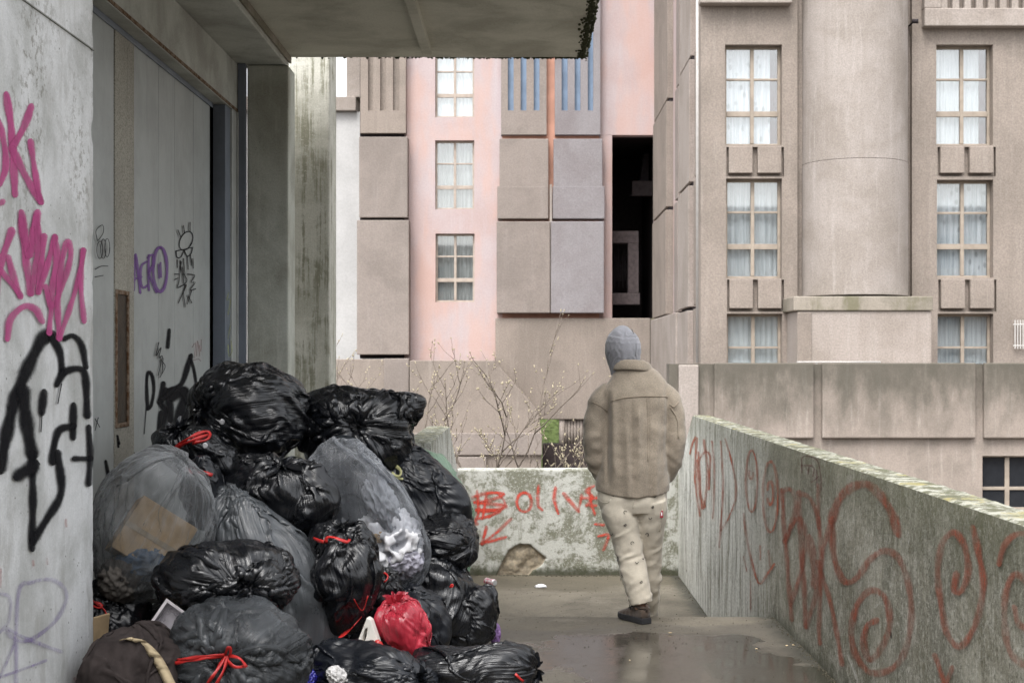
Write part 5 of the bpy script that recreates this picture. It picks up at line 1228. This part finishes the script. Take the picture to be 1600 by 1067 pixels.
# ------------------------------------------------------------ walking person
YP = 8.72
def pp(px, py, dy=0.):
    """point at the person's depth"""
    v = at(px, py, YP); return np.array([v.x, YP+dy, v.z])
K = YP/F
def tubegrid(secs, N=96, MM=70, seed=0, ec=.06, em=.06, iters=140, out=1.22, pull=.03, bend=.3, inn=.97, zfold=None):
    """secs: (center xyz, rx, ry); excess cloth around (ec) and along (em) buckles into folds"""
    cs = np.array([s_[0] for s_ in secs], float); rr = np.array([[s_[1], s_[2]] for s_ in secs], float)
    L = np.concatenate([[0], np.cumsum(np.linalg.norm(np.diff(cs, axis=0), axis=1))]); t = np.linspace(0, L[-1], MM)
    def itp(y):
        # smooth interpolation
        r = np.stack([np.interp(t, L, y[:, k]) for k in range(y.shape[1])], 1); w = max(1, MM//(len(secs)*2))
        for _ in range(w): r[1:-1] = (r[:-2]+2*r[1:-1]+r[2:])/4
        return r
    c = itp(cs); r = itp(rr); T = np.gradient(c, axis=0); T /= np.linalg.norm(T, axis=1)[:, None]
    X = np.array([1., 0, 0])-T*T[:, :1]; X /= np.linalg.norm(X, axis=1)[:, None]; Yv = np.cross(T, X)
    th = 2*np.pi*np.arange(N)/N; cx, sx = np.cos(th), np.sin(th)
    rad0 = np.stack([r[:, :1]*np.sign(cx)*np.abs(cx)**.9, r[:, 1:]*np.sign(sx)*np.abs(sx)**.9], -1)
    def world(ab): return c[:, None]+ab[..., :1]*X[:, None]+ab[..., 1:2]*Yv[:, None]
    P = world(rad0); rng = np.random.RandomState(seed)
    e1 = np.linalg.norm(np.roll(P, -1, 1)-P, axis=-1)*(1+ec if np.isscalar(ec) else 1+np.interp(np.linspace(0, 1, MM), *ec)[:, None])
    emv = em if np.isscalar(em) else np.interp(np.linspace(0, 1, MM-1), *em)[:, None]
    e2 = np.linalg.norm(P[1:]-P[:-1], axis=-1)*(1+emv); ed = np.sqrt(e1[:-1]**2+e2**2); e12 = e1+np.roll(e1, -1, 1); e22 = e2[1:]+e2[:-1]
    nz = fbm(P*9+seed*3.3, 3, seed)*.012; dirn = P-c[:, None]; dirn /= np.linalg.norm(dirn, axis=-1)[..., None]; P = P+dirn*nz[..., None]
    V = np.zeros_like(P); p0, p1 = P[0].copy(), P[-1].copy()
    def con(A, B, rest, st=1.):
        dv = B-A; l = np.linalg.norm(dv, axis=-1)+1e-9; return dv*((l-rest)/l*.5*st)[..., None]
    for it in range(iters):
        old = P.copy(); P = P+V*.88; acc = np.zeros_like(P)
        q = con(P, np.roll(P, -1, 1), e1); acc += q; acc -= np.roll(q, 1, 1)
        q = con(P[:-1], P[1:], e2); acc[:-1] += q; acc[1:] -= q
        q = con(P[:-1], np.roll(P, -1, 1)[1:], ed); acc[:-1] += q; acc[1:] -= np.roll(q, 1, 1)
        q = con(P[:-1], np.roll(P, 1, 1)[1:], ed); acc[:-1] += q; acc[1:] -= np.roll(q, -1, 1)
        q = con(P, np.roll(P, -2, 1), e12, bend); acc += q; acc -= np.roll(q, 2, 1)
        q = con(P[:-2], P[2:], e22, bend); acc[:-2] += q; acc[2:] -= q
        P = P+acc/8*2.1
        rel = P-c[:, None]; a = np.sum(rel*X[:, None], -1); b_ = np.sum(rel*Yv[:, None], -1); z = np.sum(rel*T[:, None], -1)
        k = np.sqrt((a/r[:, :1])**2+(b_/r[:, 1:])**2)+1e-9
        k2 = np.clip(np.where(k > 1, k-pull*(k-1), k), inn, out); a *= k2/k; b_ *= k2/k
        P = c[:, None]+a[..., None]*X[:, None]+b_[..., None]*Yv[:, None]+z[..., None]*T[:, None]
        P[0] = p0; P[-1] = p1; V = np.clip(P-old, -.006, .006)
    if iters > 1: P = resamp(P, int(P.shape[1]*1.8), int(P.shape[0]*1.8))
    return P
def folds(P, seed, spec):
    """soft creases: spec = (count, from, to along the limb, height m, width as share of the length, slant)"""
    rg = random.Random(seed); m, n = P.shape[:2]; c = P.mean(1, keepdims=True); d = P-c; L = np.linalg.norm(d, axis=-1, keepdims=True)+1e-9; d = d/L
    t = np.linspace(0, 1, m)[:, None]; a = 2*np.pi*np.arange(n)[None, :]/n; h = np.zeros((m, n))
    for cnt, t0, t1, ht, wd, sl in spec:
        for _ in range(cnt):
            tc = rg.uniform(t0, t1); ac = rg.uniform(0, 6.283); sg = rg.choice((-1, 1)); w_ = wd*rg.uniform(.7, 1.5); aw = rg.uniform(.5, 1.1); da = (a-ac+np.pi) % (2*np.pi)-np.pi
            x = (t-tc-sg*sl*da*rg.uniform(.4, 1.2)-.02*da**2)/w_
            h += ht*rg.uniform(.5, 1.2)*(np.exp(-x**2)-.55*np.exp(-(x-1.5)**2))*np.exp(-(da/aw)**2)
    P[...] = P+d*(h*np.clip(t/.04, 0, 1)*np.clip((1-t)/.04, 0, 1))[..., None]
    return P
def addgrid(V, Fc, P, cap=True):
    n0 = len(V); MM, N = P.shape[:2]; V += P.reshape(-1, 3).tolist()
    Fc += [(n0+j*N+i, n0+j*N+(i+1) % N, n0+(j+1)*N+(i+1) % N, n0+(j+1)*N+i) for j in range(MM-1) for i in range(N)]
    if cap:
        V += [P[0].mean(0).tolist(), P[-1].mean(0).tolist()]; a = n0+MM*N
        Fc += [(a, n0+(i+1) % N, n0+i) for i in range(N)]+[(a+1, n0+(MM-1)*N+i, n0+(MM-1)*N+(i+1) % N) for i in range(N)]
def fused(name, grids, mat, parent, voxel=.008, smooth=2, smf=.5):
    V, Fc = [], []
    for P in grids: addgrid(V, Fc, P)
    me = bpy.data.meshes.new(name); me.from_pydata(V, [], Fc)
    bm = bmesh.new(); bm.from_mesh(me); bmesh.ops.recalc_face_normals(bm, faces=bm.faces); bm.to_mesh(me); bm.free()
    bv = BVHTree.FromPolygons(V, Fc)
    o = link(name, me, mat, parent)
    m_ = o.modifiers.new('remesh', 'REMESH'); m_.mode = 'VOXEL'; m_.voxel_size = voxel; m_.use_smooth_shade = True
    if smooth: m_ = o.modifiers.new('smooth', 'SMOOTH'); m_.iterations = smooth; m_.factor = smf
    return o, bv
def wool(name, col, fuzz=.25, sc=160, spec=.15, rough=.95, bump=.0015):
    t = NT(name, rough, spec); p = t.objc()
    c = t.mix(t.ss(t.noise(p, 9, 5, .6), .35, .68), col, tuple(q*.84 for q in col)); g_ = t.ss(t.noise(p, sc, 3, .8), .3, .7, 1-fuzz, 1+fuzz*.6)
    x = t.n.new('ShaderNodeCombineColor')
    for k in range(3): t.l.new(g_, x.inputs[k])
    t.col(t.mix(1., c, x.outputs[0], 'MULTIPLY')); t.nrm(t.bump(t.noise(p, sc*1.3, 4, .7), bump, .8))
    t.b.inputs['Sheen Weight'].default_value = .25; t.b.inputs['Sheen Roughness'].default_value = .5
    return t.m
M['jacket'] = wool('fawn_wool', (0.325, 0.275, 0.215)); M['trouser'] = wool('cream_canvas', (0.580, 0.525, 0.430), .08, 220); M['hood'] = wool('grey_jersey', (0.290, 0.292, 0.315), .12, 240)
M['skin'] = plain('skin', (.42, .25, .18), .55, .4); M['shoe'] = wool('brown_suede', (.085, .062, .048), .3, 140); M['sole'] = plain('dark_rubber_sole', (.03, .03, .033), .7, .3); M['lace'] = plain('black_lace', (.015, .015, .015), .8)
M['seam'] = wool('fawn_seam', (0.287, 0.236, 0.178), .2); M['motif'] = plain('embroidered_motif', (.035, .035, .04), .9, .1)
def T3(secs, **kw): return tubegrid(secs, **kw)
# body: one continuous surface under the clothes
def ring(px, py, rx, ry, dy=0.): return (pp(px, py, dy), rx, ry)
body = [T3([ring(990, 775, .15, .09), ring(990, 740, .16, .11), ring(991, 690, .14, .10), ring(991, 640, .17, .11), ring(991, 614, .17, .09), ring(988, 594, .10, .07), ring(984, 578, .065, .065), ring(978, 562, .058, .06, .01), ring(976, 545, .06, .06, .02)], ec=0, em=0, iters=1, MM=60, N=48)]
hd = []
for k in range(14):
    a = math.pi*(k+.5)/14; hd.append((pp(974, 546, .035)+np.array([-.004*math.cos(a), .0, -.125*math.cos(a)]), .078*math.sin(a)*(1 if k > 6 else .92), .098*math.sin(a)))
body.append(T3(hd, ec=0, em=0, iters=1, MM=40, N=48))
body.append(T3([(pp(967, 549, .12), .006, .006), (pp(966.5, 546, .14), .014, .012), (pp(966, 551, .148), .018, .014), (pp(966, 553, .13), .012, .01)], ec=0, em=0, iters=1, MM=10, N=16))     # nose
for sx_ in (-1, 1): body.append(T3([(pp(974+sx_*20, 540, .035), .008, .016), (pp(974+sx_*22, 546, .03), .011, .02), (pp(974+sx_*20, 554, .035), .006, .012)], ec=0, em=0, iters=1, MM=10, N=16))  # ears
body.append(T3([(pp(966, 559, .125), .02, .006), (pp(966, 562, .125), .022, .008), (pp(966, 564.5, .12), .016, .006)], ec=0, em=0, iters=1, MM=8, N=16))   # lips
arms = [[ring(954, 616, .035, .04), ring(936, 650, .042, .042), ring(924, 693, .042, .042, -.01), ring(930, 725, .035, .035, .05), ring(938, 742, .028, .03, .10)],
        [ring(1028, 614, .035, .04), ring(1046, 650, .042, .042), ring(1054, 693, .042, .042, -.01), ring(1048, 725, .035, .035, .05), ring(1038, 745, .028, .03, .10)]]
for k, a in enumerate(arms):
    body.append(T3(a, ec=0, em=0, iters=1, MM=30, N=24))
    sx_ = 1 if k == 0 else -1; x0_, y0_ = a[-1][0][0]/K+820-0*K, 0
    w = np.array(a[-1][0]); body.append(T3([(w, .025, .028), (w+np.array([sx_*.02, .03, -.035]), .022, .042), (w+np.array([sx_*.035, .05, -.075]), .018, .042)], ec=0, em=0, iters=1, MM=10, N=20))
    for f_ in range(4):
        q0 = w+np.array([sx_*.035, .02+f_*.02, -.07]); ln = (.060, .07, .066, .052)[f_]
        body.append(T3([(q0, .009, .009), (q0+np.array([sx_*.018, .004, -ln*.5]), .0085, .0085), (q0+np.array([sx_*.035, 0, -ln*.85]), .007, .007)], ec=0, em=0, iters=1, MM=8, N=10))
    q0 = w+np.array([sx_*.02, .065, -.03]); body.append(T3([(q0, .012, .012), (q0+np.array([sx_*.02, .025, -.03]), .010, .010), (q0+np.array([sx_*.035, .03, -.055]), .008, .008)], ec=0, em=0, iters=1, MM=8, N=10))
LL_ = [ring(966, 772, .085, .09), ring(970, 805, .08, .085, .0), ring(980, 850, .06, .065, .0), ring(988, 890, .055, .06, -.03), ring(998, 930, .042, .045, -.05), ring(1002, 950, .038, .042, -.05)]
RL_ = [ring(1014, 772, .085, .09), ring(1018, 810, .078, .08, .06), ring(1016, 850, .058, .06, .14), (np.array([.77, 8.95, .25]), .05, .055), (np.array([.775, 9.02, -.02]), .04, .042), (np.array([.775, 9.04, -.12]), .036, .04)]
body.append(T3(LL_, ec=0, em=0, iters=1, MM=40, N=32)); body.append(T3(RL_, ec=0, em=0, iters=1, MM=40, N=32))
V, Fc = [], []
for P_ in body: addgrid(V, Fc, P_)
base_p = Vector((.68, YP, 0))
me = bpy.data.meshes.new('person'); me.from_pydata(V, [], Fc); me.transform(Matrix.Translation(-base_p))
person = bpy.data.objects.new('person', me); COL.objects.link(person); me.materials.append(M['skin']); person.location = base_p
m_ = person.modifiers.new('remesh', 'REMESH'); m_.mode = 'VOXEL'; m_.voxel_size = .006; m_.use_smooth_shade = True
tag(person, 'person walking away in grey hood, fawn wool jacket and cream trousers, hands in pockets', 'person', kind='thing')
# jacket
torso = T3([ring(989, 771, .222, .155, .01), ring(989, 760, .224, .160, .01), ring(990, 730, .210, .160), ring(991, 695, .200, .155), ring(992, 655, .198, .150), ring(992, 625, .208, .142, -.005), ring(992, 606, .212, .128), ring(990, 591, .165, .110), ring(987, 578, .118, .092), ring(985, 566, .085, .075)],
            N=96, MM=60, seed=3, ec=0, em=0, iters=2, out=1.10, inn=.99)
hm = np.clip((.98-torso[..., 2])/.16, 0, 1); torso[..., 2] += hm*(-.014+.026*np.clip(np.abs(torso[..., 0]-.667)/.2, 0, 1.1)**2); folds(torso, 2, [(7, .05, .5, .004, .05, .03)]); x_ = torso[..., 0]; z_ = torso[..., 2]; back = np.clip((YP-torso[..., 1])/.1, 0, 1); zl = (1.37-z_)
def gs(x, m, s_): return np.exp(-((x-m)/s_)**2)
dn = np.clip(zl/.12, 0, 1)
f = (.010*gs(x_, (995-820)*K, .018)-.009*gs(x_, (1010-820)*K, .007)-.008*gs(x_, (996-820-12)*K, .007))*dn*np.clip(1.2-zl*1.6, .35, 1)
f += (.012*gs(x_, (955-820)*K+zl*.02, .022)-.016*gs(x_, (949-820)*K-zl*.01, .014)-.012*gs(x_, (1048-820)*K, .014)+.008*gs(x_, (1036-820)*K, .02))*np.clip((1.44-z_)/.16, 0, 1)*np.clip((z_-.82)/.15, 0, 1)
f += (.007*gs(x_, (975-820)*K+zl*.03, .02)+.007*gs(x_, (1025-820)*K-zl*.02, .02))*np.clip(zl/.3, 0, 1)
torso[..., 1] -= f*back*2.1
sl = [T3([ring(953, 606, .050, .062), ring(939, 624, .070, .078), ring(931, 655, .071, .076), ring(927, 690, .068, .07, -.015), ring(931, 718, .062, .062, .01), ring(938, 740, .050, .055, .05), ring(942, 748, .040, .045, .06)], N=56, MM=42, seed=5, ec=0, em=0, iters=2),
      T3([ring(1031, 606, .050, .062), ring(1046, 624, .070, .078), ring(1053, 655, .071, .076), ring(1055, 690, .066, .07, -.015), ring(1052, 718, .060, .062, .01), ring(1046, 740, .050, .055, .05), ring(1042, 750, .040, .045, .06)], N=56, MM=42, seed=6, ec=0, em=0, iters=2)]
for k_, g_ in enumerate(sl): folds(g_, 20+k_, [(9, .5, .95, .009, .035, .035), (4, .15, .5, .006, .05, .06)])
jk, jbv = fused('jacket', [torso]+sl, M['jacket'], person, .0065, 1)
def onto(bv, px, py, off=.002):
    d = (at(px, py, 1.)-Vector((0, 0, 1.6))).normalized(); h = bv.ray_cast(Vector((0, 0, 1.6)), d)
    return (h[0] if h[0] is not None else Vector(pp(px, py, -.12)))-d*off
def seam(pts_, par, bv, mat, r=.0035, name='seam', off=.001):
    q = catmull(pts_, 3.); P_ = [onto(bv, x, y, off) for x, y in q]
    for _ in range(2): P_ = [P_[0]]+[(P_[i-1]+2*P_[i]+P_[i+1])/4 for i in range(1, len(P_)-1)]+[P_[-1]]
    b = MB(); b.tube(P_, r, 6); return b.build(name, mat, par, 0, True)
for q in ([(955, 627), (972, 622), (1000, 619.5), (1025, 619), (1044, 620)], [(925, 628), (936, 633), (950, 643)], [(1046, 631), (1053, 637), (1061, 627)], [(1011, 621), (1011.5, 660), (1012, 720)], [(1047, 636), (1058, 655), (1060, 685)]):
    seam(q, jk, jbv, M['seam'], .0045 if len(q) > 3 else .004)
# collar
cc = pp(988.5, 570, -.012); V, Fc = [], []; n_ = 64
prof_c = [(.112, -.040), (.112, -.018), (.104, .006), (.096, .018), (.091, .017), (.093, .0), (.092, -.03)]
for i in range(n_):
    a = 2*math.pi*i/n_; bk = (-math.sin(a)*.5+.5)
    for rr_, zz_ in prof_c:
        V.append((cc[0]+rr_*1.12*math.cos(a), cc[1]+rr_*1.0*math.sin(a)+.01, cc[2]+zz_*(.8+.4*bk)+.012*bk-.006*math.cos(a)-.028*(1-bk)))
m_n = len(prof_c)
for i in range(n_):
    if 12 < i < 20: continue      # open at the throat
    for j in range(m_n): Fc.append((i*m_n+j, ((i+1) % n_)*m_n+j, ((i+1) % n_)*m_n+(j+1) % m_n, i*m_n+(j+1) % m_n))
me = bpy.data.meshes.new('collar'); me.from_pydata(V, [], Fc); me.shade_smooth(); o = link('collar', me, M['jacket'], jk); sb = o.modifiers.new('s', 'SUBSURF'); sb.levels = sb.render_levels = 2
# hood
hs_ = [ring(976, 586, .078, .062, .015), ring(975.5, 575, .088, .080, .02), ring(974.8, 562, .100, .106, .026), ring(974, 549, .110, .121, .03), ring(974, 537, .108, .122, .035), ring(974.5, 527, .094, .110, .035), ring(975, 519, .068, .084, .03), ring(976, 514.8, .036, .05, .025), ring(976.5, 513.2, .012, .015, .02)]
hg = T3(hs_, N=64, MM=42, seed=9, ec=([0, .4, .7, 1], [.10, .05, 0, 0]), em=([0, .5, 1], [.07, .03, 0]), iters=110, out=1.08, inn=.99, bend=.6)
MMh, Nh = hg.shape[:2]; V = hg.reshape(-1, 3).tolist(); Fc = []
hc = pp(974, 547, .03)
for j in range(MMh-1):
    for i in range(Nh):
        idx = [j*Nh+i, j*Nh+(i+1) % Nh, (j+1)*Nh+(i+1) % Nh, (j+1)*Nh+i]; m3 = np.mean([V[k] for k in idx], 0)-hc
        if m3[1] > .07 and abs(m3[0]) < .075 and -.13 < m3[2] < .085: continue
        Fc.append(tuple(idx))
Fc.append(tuple((MMh-1)*Nh+i for i in range(Nh)))
me = bpy.data.meshes.new('hood'); me.from_pydata(V, [], Fc); me.shade_smooth(); hbv = BVHTree.FromPolygons(V, Fc)
hood = link('hood', me, M['hood'], person); sd_ = hood.modifiers.new('thick', 'SOLIDIFY'); sd_.thickness = .004; sd_.offset = -1
seam([(985, 514.5), (992, 524), (994, 540), (993, 556)], hood, hbv, wool('grey_hood_seam', (.15, .155, .17)), .0022)
# trousers
pel = T3([ring(989, 796, .190, .120, .01), ring(988, 780, .212, .135), ring(989, 762, .208, .135), ring(989, 745, .195, .125)], N=70, MM=24, seed=12, ec=0, em=0, iters=2)
tl = T3([ring(1001, 940, .068, .075, -.055), ring(999, 930, .070, .078, -.05), ring(991, 902, .082, .086, -.035), ring(985, 870, .080, .086, -.01), ring(977, 835, .090, .100), ring(968, 800, .112, .125), ring(966, 778, .108, .125)], N=60, MM=62, seed=13, ec=0, em=0, iters=2)
tr = T3([(np.array([.772, 9.06, -.10]), .068, .07), (np.array([.772, 9.04, -.04]), .07, .075), ring(1017, 902, .078, .085, .16), ring(1017, 868, .078, .085, .12), ring(1017, 835, .083, .095, .06), ring(1017, 800, .102, .115, .02), ring(1014, 778, .108, .125)], N=60, MM=62, seed=14, ec=0, em=0, iters=2)
for k_, g_ in enumerate((tl, tr)): folds(g_, 30+k_, [(14, .38, .68, .0055, .016, .022), (7, .02, .14, .006, .014, .02), (8, .14, .4, .004, .03, .05), (5, .7, .95, .0035, .04, .06)])
folds(pel, 33, [(6, .2, .8, .004, .08, .05)])
tro, tbv = fused('trousers', [pel, tl, tr], M['trouser'], person, .0065, 1)
rg = random.Random(3)
for i, (px, py) in enumerate([(958, 774), (977, 800), (977, 820), (955, 835), (988, 848), (964, 871), (995, 879), (970, 900), (1002, 909), (1016, 810), (1011, 835), (1006, 872), (1023, 776), (985, 775), (1020, 792)]):
    a = rg.uniform(0, 3.1); w = 2.6
    if i % 3 == 0: st = [(px-w, py-w*.6), (px+w*.2, py+w*.9), (px+w, py-w*.7)]
    elif i % 3 == 1: st = [(px+w*math.cos(a+k*.9), py+w*math.sin(a+k*.9)) for k in range(6)]
    else: st = [(px-w, py), (px, py+w), (px+w, py-w*.3), (px-w*.2, py-w), (px-w*.3, py+w*.4)]
    seam(st, tro, tbv, M['motif'], .0016, 'motif', .0035)
for q in ([(934, 777), (940, 784), (949, 786), (955, 780)], [(993, 780), (990, 787), (989, 794)], [(1003, 772), (1030, 770)], [(1037, 772), (1035, 800), (1031, 830)]): seam(q, tro, tbv, M['trouser'], .003)
a_ = onto(tbv, 1034, 803, .004); b = MB(); b.box(a_.x-.010, a_.x+.008, a_.y-.003, a_.y+.002, a_.z-.021, a_.z+.021); lb_ = b.build('label_patch', plain('red_label', (.38, .02, .04), .8), tro, .001)
b = MB(); b.box(a_.x-.005, a_.x+.003, a_.y-.0055, a_.y-.0035, a_.z-.009, a_.z+.012); b.build('label_mark', M['tissue'], lb_)
# shoes
def shoe(heel, ang, pitch, par):
    Mx = Matrix.Translation(Vector(heel)) @ Matrix.Rotation(R(ang), 4, 'Z') @ Matrix.Rotation(R(pitch), 4, 'X')
    secs = [(-.012, .030, .045, .085), (.01, .036, .035, .10), (.05, .038, .02, .105), (.09, .037, .02, .10), (.13, .040, .02, .085), (.18, .045, .02, .068), (.22, .044, .02, .056), (.26, .034, .02, .044), (.285, .015, .022, .034)]
    N_ = 40; V = []; ys = np.linspace(-.012, .285, 40); W = np.interp(ys, [q[0] for q in secs], [q[1] for q in secs]); Z0 = np.interp(ys, [q[0] for q in secs], [q[2] for q in secs]); Z1 = np.interp(ys, [q[0] for q in secs], [q[3] for q in secs])
    for y, w, z0, z1 in zip(ys, W, Z0, Z1):
        for i in range(N_):
            a = 2*math.pi*i/N_; ca, sa = math.cos(a), math.sin(a)
            x = w*math.copysign(abs(ca)**.7, ca)*(1-.22*max(0, sa)**2); z = (z0*.6+z1)/2+(z1-z0*.6)/2*math.copysign(abs(sa)**.8, sa)
            n = .0012*math.sin(y*160)*(1 if .08 < y < .2 else .3)
            V.append(tuple(Mx @ Vector((x+n, y, z+n))))
    Fc = [(j*N_+i, j*N_+(i+1) % N_, (j+1)*N_+(i+1) % N_, (j+1)*N_+i) for j in range(39) for i in range(N_)]+[tuple(range(N_))[::-1], tuple(39*N_+i for i in range(N_))]
    me = bpy.data.meshes.new('shoe'); me.from_pydata(V, [], Fc); me.shade_smooth(); so = link('shoe', me, M['shoe'], par)
    b = MB(); ring_ = []
    outl = [(x_*1.08, y_) for y_, x_ in zip(ys[::2], W[::2]*1.05)]; pl = [(x, y) for x, y in outl]+[(-x, y) for x, y in outl[::-1]]
    m0 = len(pl)
    for zz_ in (0., .012, .026, .034):
        k = 1.0 if zz_ < .03 else .96
        for x, y in pl: b.v.append(tuple(Mx @ Vector((x*k, y-.004, zz_+(.006*max(0, (y-.2)/.085)**2 if zz_ == 0 else 0)))))
    for j in range(3): b.f += [(j*m0+i, j*m0+(i+1) % m0, (j+1)*m0+(i+1) % m0, (j+1)*m0+i) for i in range(m0)]
    b.f += [tuple(range(m0))[::-1], tuple(3*m0+i for i in range(m0))]
    b.build('sole', M['sole'], so, .002)
    b = MB()   # heel tab and padded collar
    b.tube([Mx @ Vector((.036*math.cos(a), .045+.055*math.sin(a), .100+.006*math.sin(a))) for a in np.linspace(0, 6.283, 25)], .009, 8, False); b.build('shoe_collar', M['shoe'], so, 0, True)
    b = MB(); b.tube([Mx @ Vector(q) for q in ((.0, -.010, .075), (.0, -.024, .092), (.0, -.022, .112), (.0, -.006, .118))], .006, 8); b.build('heel_tab', M['shoe'], so, 0, True)
    b = MB()
    for k in range(4):
        y = .10+k*.025; z = .102-k*.011; b.tube([Mx @ Vector((-.026, y, z-.008)), Mx @ Vector((0, y+.006, z+.003)), Mx @ Vector((.026, y, z-.008))], .0028, 6)
    b.tube([Mx @ Vector(q) for q in ((0, .10, .105), (-.03, .09, .12), (-.05, .10, .10), (-.035, .11, .07))], .0028, 6); b.tube([Mx @ Vector(q) for q in ((0, .10, .105), (.03, .09, .118), (.045, .105, .09))], .0028, 6)
    b.build('laces', M['lace'], so, 0, True)
    return so
h0 = pp(1006, 967, 0); shoe((h0[0], 8.62, .003), 28, 0, person); shoe((.775, 8.99, -.188), -4, 0, person)
